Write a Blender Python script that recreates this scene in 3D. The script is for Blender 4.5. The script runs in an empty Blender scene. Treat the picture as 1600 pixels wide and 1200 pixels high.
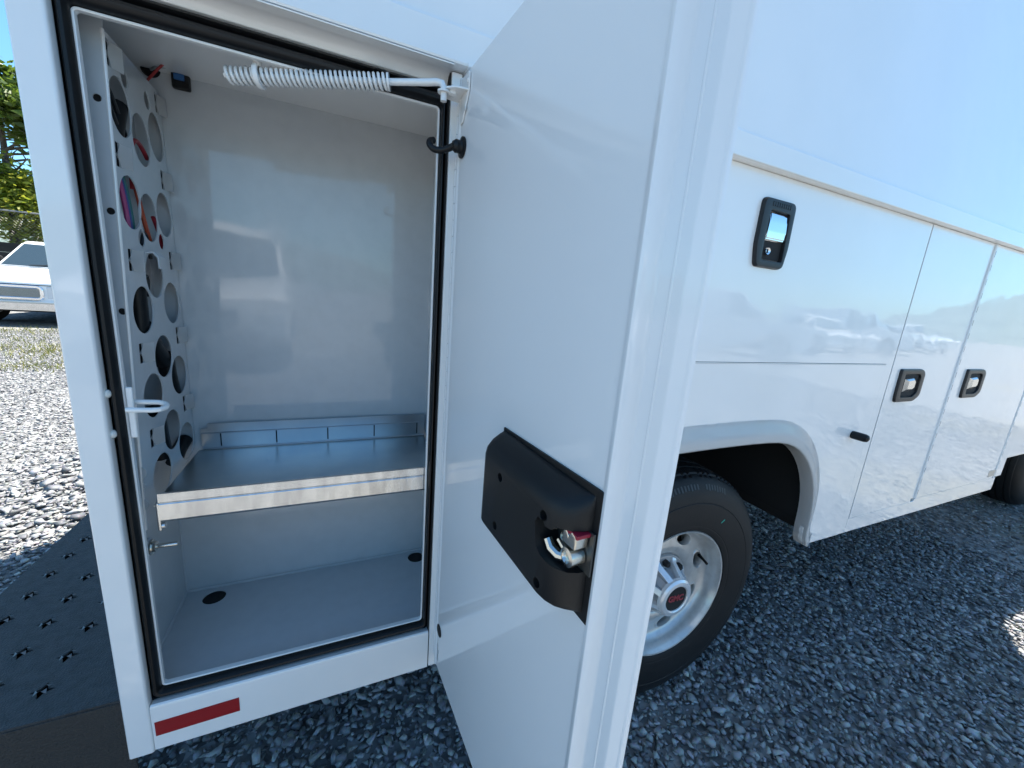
import bpy, bmesh, math, random
import numpy as np
from mathutils import Vector, Matrix
R = math.radians
random.seed(7); rng = np.random.default_rng(11)
S = bpy.context.scene
COL = S.collection

# ------------------------------------------------------------------ camera
cam_d = bpy.data.cameras.new('camera'); cam = bpy.data.objects.new('camera', cam_d); COL.objects.link(cam)
CR = Matrix(((0.91399788, -0.39794839, 0.07902507), (-0.01410328, -0.22582331, -0.97406618), (0.40547377, 0.88917991, -0.21201441)))
rot = Matrix((CR[0], -Vector(CR[1]), -Vector(CR[2]))).transposed()
cam.matrix_world = Matrix.Translation((0, -.68, 1.223)) @ rot.to_4x4()
cam_d.sensor_width = 36; cam_d.lens = 612.6 / 1600 * 36
cam_d.clip_start = .02; cam_d.clip_end = 3000
S.camera = cam
# ------------------------------------------------------------------ sky, sun, exposure
SUN_EL, SUN_AZ = R(65), math.atan2(.86, .5)           # sun stands ahead of the truck and beyond it
W = bpy.data.worlds.new('World'); S.world = W; W.use_nodes = True
nt = W.node_tree; bg = nt.nodes['Background']
sky = nt.nodes.new('ShaderNodeTexSky'); sky.sky_type = 'NISHITA'; sky.sun_disc = False
sky.sun_elevation = SUN_EL; sky.sun_rotation = SUN_AZ; sky.air_density = 1.0; sky.dust_density = 0.7; sky.ozone_density = 6.0
tint = nt.nodes.new('ShaderNodeMix'); tint.data_type = 'RGBA'; tint.blend_type = 'MULTIPLY'; tint.inputs[0].default_value = 1; tint.inputs[7].default_value = (.79, 1.085, 1.09, 1)
nt.links.new(sky.outputs[0], tint.inputs[6]); nt.links.new(tint.outputs[2], bg.inputs[0]); bg.inputs[1].default_value = .085
sun_d = bpy.data.lights.new('sun', 'SUN'); sun = bpy.data.objects.new('sun', sun_d); COL.objects.link(sun)
sun_d.energy = 5.0; sun_d.angle = R(.5); sun_d.color = (1, .94, .85)
sv = Vector((math.sin(SUN_AZ) * math.cos(SUN_EL), math.cos(SUN_AZ) * math.cos(SUN_EL), math.sin(SUN_EL)))
sun.rotation_euler = sv.to_track_quat('Z', 'Y').to_euler(); sun.location = sv * 20
S.view_settings.view_transform = 'Standard'; S.view_settings.look = 'None'; S.view_settings.gamma = 1
S.view_settings.use_curve_mapping = False; S.view_settings.exposure = 1.68

# ------------------------------------------------------------------ materials
def mat(name, col, rough=.5, metal=0., coat=0., spec=.5, bump=None, var=None, trans=0., coat_r=.03):
    """bump=(scale,strength,distance[,detail]); var=(scale,darker colour,low,high[,stretch])"""
    m = bpy.data.materials.new(name); m.use_nodes = True
    t = m.node_tree; b = t.nodes['Principled BSDF']
    b.inputs['Base Color'].default_value = (*col, 1); b.inputs['Roughness'].default_value = rough
    b.inputs['Metallic'].default_value = metal; b.inputs['Coat Weight'].default_value = coat
    b.inputs['Coat Roughness'].default_value = coat_r; b.inputs['Specular IOR Level'].default_value = spec
    b.inputs['Transmission Weight'].default_value = trans
    if bump or var: tc = t.nodes.new('ShaderNodeTexCoord')
    if var:
        n = t.nodes.new('ShaderNodeTexNoise'); n.inputs['Scale'].default_value = var[0]; n.inputs['Detail'].default_value = 6
        src = tc.outputs['Object']
        if len(var) > 4:
            mp = t.nodes.new('ShaderNodeMapping'); mp.inputs['Scale'].default_value = var[4]
            t.links.new(src, mp.inputs[0]); src = mp.outputs[0]
        t.links.new(src, n.inputs['Vector'])
        r = t.nodes.new('ShaderNodeValToRGB'); r.color_ramp.elements[0].position = var[2]; r.color_ramp.elements[1].position = var[3]
        r.color_ramp.elements[0].color = (*var[1], 1); r.color_ramp.elements[1].color = (*col, 1)
        t.links.new(n.outputs['Fac'], r.inputs[0]); t.links.new(r.outputs[0], b.inputs['Base Color'])
    if bump:
        n = t.nodes.new('ShaderNodeTexNoise'); n.inputs['Scale'].default_value = bump[0]
        n.inputs['Detail'].default_value = bump[3] if len(bump) > 3 else 2
        t.links.new(tc.outputs['Object'], n.inputs['Vector'])
        k = t.nodes.new('ShaderNodeBump'); k.inputs['Strength'].default_value = bump[1]; k.inputs['Distance'].default_value = bump[2]
        t.links.new(n.outputs['Fac'], k.inputs['Height']); t.links.new(k.outputs[0], b.inputs['Normal'])
        if coat: t.links.new(k.outputs[0], b.inputs['Coat Normal'])
    return m
def smudge(m, lo=.03, hi=.16, sc=5):
    t = m.node_tree; b = t.nodes['Principled BSDF']; tc = t.nodes.new('ShaderNodeTexCoord'); n = t.nodes.new('ShaderNodeTexNoise'); n.inputs['Scale'].default_value = sc; n.inputs['Detail'].default_value = 8; n.inputs['Roughness'].default_value = .65
    r = t.nodes.new('ShaderNodeMapRange'); r.inputs[1].default_value = .5; r.inputs[2].default_value = .78; r.inputs[3].default_value = lo; r.inputs[4].default_value = hi
    t.links.new(tc.outputs['Object'], n.inputs['Vector']); t.links.new(n.outputs['Fac'], r.inputs[0]); t.links.new(r.outputs[0], b.inputs['Coat Roughness']); return m
PAINT = mat('white_paint', (.80, .80, .79), .35, coat=1., bump=(9, .25, .004, 1), var=(3, (.77, .77, .755), .35, .6), coat_r=.04)
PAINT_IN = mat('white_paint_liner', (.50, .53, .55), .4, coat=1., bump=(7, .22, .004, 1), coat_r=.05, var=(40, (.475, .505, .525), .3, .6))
PAINT_DOOR = mat('white_paint_door_inside', (.78, .785, .79), .4, coat=.9, bump=(6, .2, .004, 1), coat_r=.07)
smudge(PAINT, .035, .2); smudge(PAINT_IN, .045, .22, 9); smudge(PAINT_DOOR, .05, .2, 7)
RUBBER = mat('black_rubber', (.006, .0065, .0075), .4, spec=.3, bump=(300, .15, .001))
PLASTIC = mat('black_grained_plastic', (.0075, .0078, .0085), .48, spec=.35, bump=(900, .3, .0006))
HANDLE_PL = mat('black_handle_plastic', (.013, .0135, .015), .38, spec=.4, bump=(900, .2, .0004))
GALV = mat('galvanised_steel', (.58, .60, .60), .28, metal=1, var=(14, (.48, .52, .55), .3, .7), bump=(25, .08, .002, 2))
GALV_F = mat('brushed_galvanised_lip', (.86, .87, .86), .27, metal=1, var=(30, (.55, .555, .56), .3, .72, (2.2, 1, .45)), bump=(120, .25, .0015, 6))
CHROME = mat('chrome', (.78, .79, .8), .07, metal=1)
ZINC = mat('zinc_plated_steel', (.7, .68, .62), .25, metal=1)
TYRE = mat('tyre_rubber', (.011, .0112, .012), .6, spec=.35, bump=(160, .15, .002), var=(9, (.0075, .0075, .008), .3, .7))
ALLOY = mat('silver_wheel_paint', (.56, .56, .545), .3, metal=.45, coat=.5, var=(45, (.48, .475, .46), .3, .55))
CAPSIL = mat('silver_cap_plastic', (.74, .75, .76), .26, metal=.4, coat=.6)
BLACK = mat('matt_black', (.008, .008, .009), .8)
LINER = mat('black_wheel_well_liner', (.011, .0115, .012), .65, spec=.35, bump=(40, .2, .004))
STEPM = mat('black_step_coating', (.036, .037, .039), .55, bump=(330, .9, .004, 3), var=(60, (.02, .02, .021), .35, .6))
STEPS = mat('black_step_side_coating', (.03, .028, .026), .62, bump=(330, .9, .004, 3))
REDT = mat('red_reflective_tape', (.27, .002, .006), .4, coat=.15, bump=(700, .25, .0005))
RED = mat('red_lettering', (.28, .04, .05), .4)
REDP = mat('red_latch_paint', (.3, .01, .03), .4)
GREENP = mat('green_chalk', (.03, .4, .3), .7)
GLASS = mat('tinted_glass', (.03, .045, .05), .03, spec=.8, coat=1)
LENS = mat('headlight_glass', (.55, .58, .6), .08, coat=1, spec=.8)
PLATE = mat('aluminium_plate', (.5, .49, .46), .4, metal=.7)
CHASSIS = mat('chassis_black', (.012, .012, .013), .7)
WHITE2 = mat('pickup_white_paint', (.8, .8, .79), .4, coat=1)
GREYPL = mat('grey_grille', (.12, .12, .125), .5)
TIMBER = mat('dark_timber', (.03, .022, .018), .8, bump=(20, .4, .02, 4), var=(3, (.015, .012, .01), .3, .7, (1, 1, 6)))
WIREF = mat('galvanised_wire', (.3, .3, .29), .5, metal=.6)
BARK = mat('tree_bark', (.12, .095, .075), .85, bump=(30, .6, .03, 5), var=(8, (.06, .05, .04), .3, .7))
INK = mat('grey_print', (.25, .27, .3), .6)
def leafmat(name, c1, c2, tr=.45):
    m = bpy.data.materials.new(name); m.use_nodes = True; t = m.node_tree; b = t.nodes['Principled BSDF']; o = t.nodes['Material Output']
    g = t.nodes.new('ShaderNodeNewGeometry'); r = t.nodes.new('ShaderNodeValToRGB')
    r.color_ramp.elements[0].color = (*c1, 1); r.color_ramp.elements[1].color = (*c2, 1)
    t.links.new(g.outputs['Random Per Island'], r.inputs[0]); t.links.new(r.outputs[0], b.inputs['Base Color'])
    b.inputs['Roughness'].default_value = .45
    tl = t.nodes.new('ShaderNodeBsdfTranslucent'); mx = t.nodes.new('ShaderNodeMixShader'); mx.inputs[0].default_value = tr
    t.links.new(r.outputs[0], tl.inputs[0]); t.links.new(b.outputs[0], mx.inputs[1]); t.links.new(tl.outputs[0], mx.inputs[2])
    t.links.new(mx.outputs[0], o.inputs[0]); return m
LEAF_D = leafmat('dark_leaf', (.03, .065, .012), (.14, .20, .025), .5); LEAF_L = leafmat('yellow_green_leaf', (.13, .18, .015), (.40, .40, .05), .55)
GRASSM = leafmat('grass_blade', (.09, .12, .02), (.24, .22, .06), .3)
def islandmat(name, cols, rough):
    m = bpy.data.materials.new(name); m.use_nodes = True; t = m.node_tree; b = t.nodes['Principled BSDF']
    g = t.nodes.new('ShaderNodeNewGeometry'); r = t.nodes.new('ShaderNodeValToRGB')
    e = r.color_ramp.elements; e[0].position, e[1].position = cols[0][0], cols[-1][0]
    e[0].color = (*cols[0][1], 1); e[1].color = (*cols[-1][1], 1)
    for p, c in cols[1:-1]: n = e.new(p); n.color = (*c, 1)
    t.links.new(g.outputs['Random Per Island'], r.inputs[0])
    tc = t.nodes.new('ShaderNodeTexCoord'); n = t.nodes.new('ShaderNodeTexNoise'); n.inputs['Scale'].default_value = 90; n.inputs['Detail'].default_value = 4
    t.links.new(tc.outputs['Object'], n.inputs['Vector'])
    mx = t.nodes.new('ShaderNodeMix'); mx.data_type = 'RGBA'; mx.blend_type = 'MULTIPLY'; mx.inputs['Factor'].default_value = .5
    t.links.new(r.outputs[0], mx.inputs[6]); t.links.new(n.outputs['Color'], mx.inputs[7])
    t.links.new(mx.outputs[2], b.inputs['Base Color']); b.inputs['Roughness'].default_value = rough
    k = t.nodes.new('ShaderNodeBump'); k.inputs['Strength'].default_value = .35; k.inputs['Distance'].default_value = .004
    t.links.new(n.outputs['Fac'], k.inputs['Height']); t.links.new(k.outputs[0], b.inputs['Normal'])
    return m
STONE = islandmat('crushed_stone', [(0, (.13, .135, .145)), (.3, (.24, .245, .255)), (.42, (.27, .265, .25)), (.6, (.33, .335, .345)), (.9, (.44, .445, .45)), (.97, (.46, .46, .45)), (1, (.66, .64, .6))], .6)
def groundmat():
    m = bpy.data.materials.new('gravel_ground'); m.use_nodes = True; t = m.node_tree; b = t.nodes['Principled BSDF']
    tc = t.nodes.new('ShaderNodeTexCoord')
    v = t.nodes.new('ShaderNodeTexVoronoi'); v.inputs['Scale'].default_value = 26; t.links.new(tc.outputs['Object'], v.inputs['Vector'])
    r = t.nodes.new('ShaderNodeValToRGB'); r.color_ramp.elements[0].color = (.045, .047, .05, 1); r.color_ramp.elements[1].color = (.33, .33, .325, 1)
    t.links.new(v.outputs['Color'], r.inputs[0])
    n = t.nodes.new('ShaderNodeTexNoise'); n.inputs['Scale'].default_value = .35; n.inputs['Detail'].default_value = 7
    t.links.new(tc.outputs['Object'], n.inputs['Vector'])
    r2 = t.nodes.new('ShaderNodeValToRGB'); r2.color_ramp.elements[0].position = .55; r2.color_ramp.elements[1].position = .68
    t.links.new(n.outputs['Fac'], r2.inputs[0])
    mx = t.nodes.new('ShaderNodeMix'); mx.data_type = 'RGBA'; t.links.new(r2.outputs[0], mx.inputs[0]); t.links.new(r.outputs[0], mx.inputs[6])
    mx.inputs[7].default_value = (.21, .195, .15, 1); t.links.new(mx.outputs[2], b.inputs['Base Color']); b.inputs['Roughness'].default_value = .85
    k = t.nodes.new('ShaderNodeBump'); k.inputs['Strength'].default_value = .9; k.inputs['Distance'].default_value = .02
    t.links.new(v.outputs['Distance'], k.inputs['Height']); t.links.new(k.outputs[0], b.inputs['Normal']); return m
GROUND = groundmat()
HILLM = mat('hazy_wooded_hill', (.13, .17, .15), .9, var=(.06, (.09, .125, .11), .35, .65), bump=(.12, 1, 3, 6))  # distance haze painted in: hill colour made paler and bluer

# ------------------------------------------------------------------ mesh helpers (world coordinates)
def link(name, me, m, parent=None):
    o = bpy.data.objects.new(name, me); COL.objects.link(o)
    if m and not me.materials: me.materials.append(m)
    if parent:
        o.parent = parent; o.matrix_parent_inverse = WM(parent).inverted()
    return o
def WM(o):
    m = Matrix.Translation(o.location) @ o.rotation_euler.to_matrix().to_4x4()
    return (WM(o.parent) @ o.matrix_parent_inverse @ m) if o.parent else m
def mesh_from_bm(bm, smooth=35):
    bmesh.ops.recalc_face_normals(bm, faces=bm.faces)
    me = bpy.data.meshes.new('m'); bm.to_mesh(me); bm.free()
    if smooth:
        me.shade_smooth(); me.set_sharp_from_angle(angle=R(smooth))
    return me
def B(): return bmesh.new()
def box(bm, x0, x1, y0, y1, z0, z1, bev=0, seg=2):
    r = bmesh.ops.create_cube(bm, size=1, matrix=Matrix.Translation(((x0+x1)/2, (y0+y1)/2, (z0+z1)/2)) @ Matrix.Diagonal((x1-x0, y1-y0, z1-z0, 1)))
    if bev:
        vs = r['verts']; es = list({e for v in vs for e in v.link_edges})
        bmesh.ops.bevel(bm, geom=es, offset=bev, segments=seg, affect='EDGES', profile=.5)
def prism(bm, pts, f0, f1, close=True, bev=0):
    """pts list of (a,b); f0,f1 map (a,b)->xyz for both ends"""
    v0 = [bm.verts.new(f0(*p)) for p in pts]; v1 = [bm.verts.new(f1(*p)) for p in pts]; n = len(pts)
    fs = []
    for i in range(n if close else n-1): fs.append(bm.faces.new((v0[i], v0[(i+1) % n], v1[(i+1) % n], v1[i])))
    if close: fs.append(bm.faces.new(v0)); fs.append(bm.faces.new(v1[::-1]))
    if bev:
        bmesh.ops.recalc_face_normals(bm, faces=fs)
        es = [e for e in {e for f in fs for e in f.edges} if e.calc_face_angle(0) > R(40)]
        bmesh.ops.bevel(bm, geom=es, offset=bev, segments=2, affect='EDGES', profile=.5)
def xprism(bm, pts, x0, x1, **k): prism(bm, pts, lambda a, b: (x0, a, b), lambda a, b: (x1, a, b), **k)   # (y,z) profile
def yprism(bm, pts, y0, y1, **k): prism(bm, pts, lambda a, b: (a, y0, b), lambda a, b: (a, y1, b), **k)   # (x,z) profile
def zprism(bm, pts, z0, z1, **k): prism(bm, pts, lambda a, b: (a, b, z0), lambda a, b: (a, b, z1), **k)   # (x,y) profile
def tube(bm, path, r, seg=10, cap=True):
    path = [Vector(p) for p in path]; rings = []; n = len(path); up = None
    rr = r if isinstance(r, (list, tuple)) else [r]*n
    for i, p in enumerate(path):
        d = (path[min(i+1, n-1)] - path[max(i-1, 0)]).normalized()
        if up is None:
            up = d.orthogonal().normalized()
        up = (up - d * up.dot(d)).normalized(); s = d.cross(up)
        rings.append([bm.verts.new(p + (up*math.cos(a) + s*math.sin(a))*rr[i]) for a in [2*math.pi*k/seg for k in range(seg)]])
    for a, b in zip(rings, rings[1:]):
        for k in range(seg): bm.faces.new((a[k], a[(k+1) % seg], b[(k+1) % seg], b[k]))
    if cap: bm.faces.new(rings[0][::-1]); bm.faces.new(rings[-1])
def lathe(bm, prof, M, seg=48, closed=False, a0=0, mod=None):
    """prof (r,h) revolved about local z of matrix M"""
    rings = []
    for k in range(seg):
        a = a0 + 2*math.pi*k/seg
        rings.append([bm.verts.new(M @ Vector((r*math.cos(a), r*math.sin(a), h))) for r, h in ([mod(r, h, a) for r, h in prof] if mod else prof)])
    n = len(prof)
    for k in range(seg):
        A, Bq = rings[k], rings[(k+1) % seg]
        for i in range(n if closed else n-1): bm.faces.new((A[i], Bq[i], Bq[(i+1) % n], A[(i+1) % n]))
    if not closed:
        if prof[0][0] > 1e-5: bm.faces.new([q[0] for q in rings][::-1])
        if prof[-1][0] > 1e-5: bm.faces.new([q[-1] for q in rings])
    bmesh.ops.remove_doubles(bm, verts=[q[i] for q in rings for i in (0, n-1)], dist=1e-6)
def rrect(x0, x1, z0, z1, r, n=5):
    out = []
    for cx, cz, a in ((x1-r, z1-r, 0), (x0+r, z1-r, 90), (x0+r, z0+r, 180), (x1-r, z0+r, 270)):
        for k in range(n+1):
            t = R(a + 90*k/n); out.append((cx + r*math.cos(t), cz + r*math.sin(t)))
    return out
def ring(bm, rect, prof, rad=.01, n=5, close=False):
    """prof (offset outward, y): swept round a rectangle in the xz plane"""
    x0, x1, z0, z1 = rect; loops = []
    for o, y in prof: loops.append([bm.verts.new((a, y, b)) for a, b in rrect(x0-o, x1+o, z0-o, z1+o, max(rad+o, .0005), n)])
    m = len(loops[0]); L = len(loops)
    for i in range(L if close else L-1):
        A, Bq = loops[i], loops[(i+1) % L]
        for k in range(m): bm.faces.new((A[k], A[(k+1) % m], Bq[(k+1) % m], Bq[k]))
def holed(outline, holes, thick, f, bev=0):
    """flat sheet with holes; f maps (a,b,t) -> xyz, t in 0..thick"""
    c = bpy.data.curves.new('c', 'CURVE'); c.dimensions = '2D'; c.fill_mode = 'BOTH'; c.extrude = thick/2; c.bevel_depth = bev; c.bevel_resolution = 1
    for pl in [outline] + holes:
        s = c.splines.new('POLY'); s.points.add(len(pl)-1); s.use_cyclic_u = True
        for q, p in zip(s.points, pl): q.co = (p[0], p[1], 0, 1)
    o = bpy.data.objects.new('c', c); COL.objects.link(o)
    me = bpy.data.meshes.new_from_object(o.evaluated_get(bpy.context.evaluated_depsgraph_get()))
    bpy.data.objects.remove(o); bpy.data.curves.remove(c)
    for v in me.vertices: v.co = f(v.co.x, v.co.y, v.co.z + thick/2)
    bm = B(); bm.from_mesh(me); bpy.data.meshes.remove(me)
    bmesh.ops.remove_doubles(bm, verts=bm.verts, dist=1e-5)
    return mesh_from_bm(bm, 30)
def circ(a, b, r, n=28, e=1.): return [(a + r*math.cos(2*math.pi*k/n), b + r*e*math.sin(2*math.pi*k/n)) for k in range(n)]
def carve(me, cutters, m=None):
    o = bpy.data.objects.new('t', me); COL.objects.link(o); cs = []
    for c in cutters:
        k = bpy.data.objects.new('k', c); COL.objects.link(k); cs.append(k)
        md = o.modifiers.new('b', 'BOOLEAN'); md.operation = 'DIFFERENCE'; md.object = k; md.solver = 'EXACT'
    out = bpy.data.meshes.new_from_object(o.evaluated_get(bpy.context.evaluated_depsgraph_get()))
    for k in cs + [o]: bpy.data.objects.remove(k)
    out.materials.clear(); out.shade_smooth(); out.set_sharp_from_angle(angle=R(35)); return out
def text_mesh(s, size, M, ext=.001, bold=0.):
    c = bpy.data.curves.new('t', 'FONT'); c.body = s; c.size = size; c.align_x = 'CENTER'; c.align_y = 'CENTER'; c.extrude = ext; c.offset = bold
    o = bpy.data.objects.new('t', c); COL.objects.link(o)
    me = bpy.data.meshes.new_from_object(o.evaluated_get(bpy.context.evaluated_depsgraph_get()))
    bpy.data.objects.remove(o); me.transform(M); me.materials.clear(); return me
def thing(name, label, cat, loc=(0, 0, 0), group=None, rz=0):
    o = bpy.data.objects.new(name, None); COL.objects.link(o); o.location = loc; o.rotation_euler.z = rz; o.empty_display_size = .2
    o['label'] = label; o['category'] = cat
    if group: o['group'] = group
    return o
def tag(o, label, cat, group=None):
    o['label'] = label; o['category'] = cat
    if group: o['group'] = group
    return o
def part(name, bm, m, parent, smooth=35):
    o = link(name, mesh_from_bm(bm, smooth), m, parent)
    if smooth:
        w = o.modifiers.new('weighted', 'WEIGHTED_NORMAL'); w.keep_sharp = True; w.weight = 80
    return o

# ================================================================== the ground
bm = B()
bmesh.ops.create_grid(bm, x_segments=1, y_segments=1, size=900)
g = part('gravel_ground', bm, GROUND, None, 0); g['kind'] = 'structure'; g['label'] = 'gravel yard stretching to the hills'; g['category'] = 'ground'
g.location.z = -.012

def stones(name, pts, smin, smax, label):
    Vs, Fs = [], []
    for _ in range(48):
        hb = bmesh.new(); q = rng.normal(size=(10, 3)); q /= np.linalg.norm(q, axis=1)[:, None]; q *= rng.uniform(.8, 1.1, (10, 1)) * np.array([rng.uniform(.9, 1.4), rng.uniform(.65, 1.0), rng.uniform(.7, 1.)])
        for p in q: hb.verts.new(p)
        r_ = bmesh.ops.convex_hull(hb, input=hb.verts[:]); bmesh.ops.delete(hb, geom=[v for v in hb.verts if not v.link_faces], context='VERTS')
        bmesh.ops.triangulate(hb, faces=hb.faces[:]); hb.verts.index_update()
        Vs.append(np.array([v.co[:] for v in hb.verts])); Fs.append(np.array([[v.index for v in f.verts] for f in hb.faces])); hb.free()
    n = len(pts); kind = rng.integers(0, 48, n)
    sz = smin + (smax-smin) * rng.beta(1.3, 3.6, n); fz = rng.uniform(.32, .72, n); tl = rng.normal(0, .24, n); th = rng.uniform(0, 2*np.pi, n); z = rng.uniform(-.012, .003, n) + sz*.10
    VV, FF, base = [], [], 0
    for t_ in range(48):
        ix = np.where(kind == t_)[0]; V, F = Vs[t_], Fs[t_]
        A = V[None] * (sz[ix]*.5)[:, None, None]; A[:, :, 2] *= fz[ix][:, None]
        c, s = np.cos(tl[ix])[:, None], np.sin(tl[ix])[:, None]
        A = np.stack([A[:, :, 0], A[:, :, 1]*c - A[:, :, 2]*s, A[:, :, 1]*s + A[:, :, 2]*c], 2)
        c, s = np.cos(th[ix])[:, None], np.sin(th[ix])[:, None]
        A = np.stack([A[:, :, 0]*c - A[:, :, 1]*s + pts[ix, 0:1], A[:, :, 0]*s + A[:, :, 1]*c + pts[ix, 1:2], A[:, :, 2] + z[ix][:, None]], 2)
        VV.append(A.reshape(-1, 3)); FF.append((F[None] + (base + np.arange(len(ix))*len(V))[:, None, None]).reshape(-1)); base += len(ix)*len(V)
    v = np.concatenate(VV).astype(np.float32); f = np.concatenate(FF).astype(np.int32)
    me = bpy.data.meshes.new('stones'); me.vertices.add(len(v)); me.vertices.foreach_set('co', v.ravel())
    me.loops.add(len(f)); me.loops.foreach_set('vertex_index', f); nf = len(f)//3
    me.polygons.add(nf); me.polygons.foreach_set('loop_start', np.arange(0, nf*3, 3, dtype=np.int32)); me.update(calc_edges=True)
    o = link(name, me, STONE); o['kind'] = 'stuff'; o['label'] = label; o['category'] = 'gravel'; return o
def jitter(x0, x1, y0, y1, step):
    X, Yy = np.meshgrid(np.arange(x0, x1, step), np.arange(y0, y1, step)); p = np.stack([X.ravel(), Yy.ravel()], 1)
    return p + rng.uniform(-.5, .5, p.shape)*step*1.1
near = jitter(-1.6, 3.4, -1.3, 1.6, .0160)
mid = jitter(3.4, 6.5, -1.6, 1.8, .034)
side = jitter(-5.5, 9, -6.5, 2.2, .062); side = side[~((side[:, 0] > -1.65) & (side[:, 0] < 6.45) & (side[:, 1] > -1.28))]
rear = jitter(-9, 1.5, 1.6, 9.5, .06); ur = (rear[:, 0] + .2)/np.maximum(rear[:, 1] + .68, .3); rear = rear[~((ur < -.38) & (ur > -1.15))]
side = np.concatenate([side, jitter(-1.6, 3.4, 1.6, 2.6, .05), rear])
stones('gravel', side, .03, .10, 'coarser sunlit crushed stone out in the open yard')
stones('gravel', np.concatenate([near, mid]), .010, .052, 'dark blue grey crushed stone in the shade of the service truck')
fan = jitter(-7.5, -.6, .2, 9.2, .028); u_ = (fan[:, 0] + .2) / np.maximum(fan[:, 1] + .68, .3)
fan = fan[((u_ < -.38) & (u_ > -1.15)) & ~((fan[:, 0] > -1.6) & (fan[:, 1] < 1.6))]
stones('gravel', fan, .014, .052, 'pale sunlit crushed stone behind the service truck')

# ================================================================== the service truck
TR = thing('service_truck', 'white enclosed utility service truck with open rear side compartment', 'truck', (1.4, 1.03, 0))
WY = 2.06                                               # width of the body
# ---- upper box
def box_section():
    half = [(-.02, 1.5585), (-.0215, 1.561), (-.022, 1.604), (-.018, 1.612), (.012, 2.1), (.034, 2.55), (.045, 2.64), (.075, 2.70), (.14, 2.735), (.5, 2.765), (WY/2, 2.775)]
    return half + [(WY - a, b) for a, b in half[-2::-1]]
bm = B()
sec = box_section(); sec = [(.05, 1.5585)] + sec + [(WY-.05, 1.5585)]
prism(bm, sec, lambda a, b: (-.322, a, b), lambda a, b: (3.1, a, b))
upper = part('upper_body', bm, PAINT, TR, 25)
bm = B(); xprism(bm, [(-.0235, 1.5625), (-.0212, 1.5625), (-.0195, 1.5582), (.019, 1.5582), (.019, 1.5568), (-.0215, 1.5568), (-.0232, 1.5580)], .1855, 3.1)
part('drip_rail', bm, PAINT, TR)
# vertical joint strip of the upper panel
# ---- rear corner post, sill, header and hinge post round the rear opening
bm = B(); zprism(bm, [(-.322, .004), (-.3205, .0012), (-.318, 0), (-.292, 0), (-.2895, .001), (-.288, .004), (-.2885, .0150), (-.2975, .0165), (-.2975, .0345), (-.322, .0345)], .439, 1.5570)
part('corner_post', bm, PAINT, TR, 50)
bm = B(); xprism(bm, [(.0, .4435), (.0, .5265), (.0015, .5300), (.004, .5315), (.0345, .5225), (.0345, .4435)], -.2868, .1650, bev=0)
part('sill', bm, PAINT, TR, 30)
bm = B(); xprism(bm, [(-.0195, 1.5575), (-.021, 1.5563), (-.0205, 1.5550), (-.012, 1.5562), (-.004, 1.5570), (.003, 1.5570), (.009, 1.5558), (.0140, 1.5535), (.0180, 1.5500), (.0205, 1.5465), (.0225, 1.5440), (.0270, 1.5425), (.0345, 1.5405), (.0345, 1.5305), (.042, 1.5305), (.042, 1.5575)], -.2868, .1650)
part('header', bm, PAINT, TR, 25)
bm = B(); box(bm, .1672, .1838, .0005, .034, .4440, 1.5562, .0012)
part('hinge_post', bm, PAINT, TR)
bm = B(); box(bm, .1652, .1670, .006, .034, .444, 1.5562)
part('hinge_gap', bm, BLACK, TR)
# piano hinge barrel of the open door
bm = B()
k = 0; z = .475
while z < 1.535:
    tube(bm, [(.1805, -.0035, z), (.1805, -.0035, min(z+.0245, 1.535))], .0042, 10); z += .0255
part('piano_hinge', bm, PAINT_DOOR, TR)
# ---- compartment
rect = (-.2745, .153, .546, 1.5105)
frame_me = holed([(-.2972, .5215), (.1648, .5215), (.1648, 1.5425), (-.2972, 1.5425)], [rrect(rect[0]-.0005, rect[1]+.0005, rect[2]-.0005, rect[3]+.0005, .005)[::-1]], .003, lambda a, b, t: (a, .0292+t, b))
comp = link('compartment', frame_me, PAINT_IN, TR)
bm = B()
ring(bm, rect, [(.003, .0300), (.003, .0252), (.0024, .0236), (.0008, .0232), (-.0003, .0240), (-.0005, .0305), (.0005, .0330), (.0022, .0332)], .004)
part('opening_lip', bm, PAINT, comp)
def ring2(bm, ri, ro, prof, rad=.01, n=6):
    loops = []
    for f_, y in prof:
        r4 = [a + (b-a)*f_ for a, b in zip(ri, ro)]; loops.append([bm.verts.new((a, y, b)) for a, b in rrect(*r4, rad + .010*f_, n)])
    m = len(loops[0])
    for A_, B_ in zip(loops, loops[1:]):
        for k in range(m): bm.faces.new((A_[k], A_[(k+1) % m], B_[(k+1) % m], B_[k]))
bm = B()
ring2(bm, (-.2765, .1565, .5425, 1.5140), (-.2970, .1690, .5205, 1.5425), [(0, .0355), (0, .0215), (.06, .0165), (.18, .0125), (.32, .0115), (.46, .0140), (.54, .0205), (.58, .0245), (.64, .0245), (.68, .0195), (.76, .0165), (.88, .0185), (.97, .0255), (1, .0355)], .005)
part('rubber_seal', bm, RUBBER, comp)
XL, XR, YB, ZF, ZC = -.318, .205, .292, .522, 1.592
fh = [circ(-.259, .255, .0215), circ(.186, .261, .0215)]
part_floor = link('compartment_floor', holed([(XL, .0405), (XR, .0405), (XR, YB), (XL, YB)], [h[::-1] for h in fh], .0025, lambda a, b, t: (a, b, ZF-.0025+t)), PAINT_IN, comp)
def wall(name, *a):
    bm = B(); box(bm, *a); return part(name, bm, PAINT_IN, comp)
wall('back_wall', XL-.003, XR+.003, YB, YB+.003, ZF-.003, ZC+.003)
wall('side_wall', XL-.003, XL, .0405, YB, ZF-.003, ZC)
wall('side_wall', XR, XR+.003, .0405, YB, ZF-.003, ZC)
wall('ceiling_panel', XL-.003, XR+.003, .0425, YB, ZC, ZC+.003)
bm = B()                                               # sealant bead along the inner joints
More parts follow.
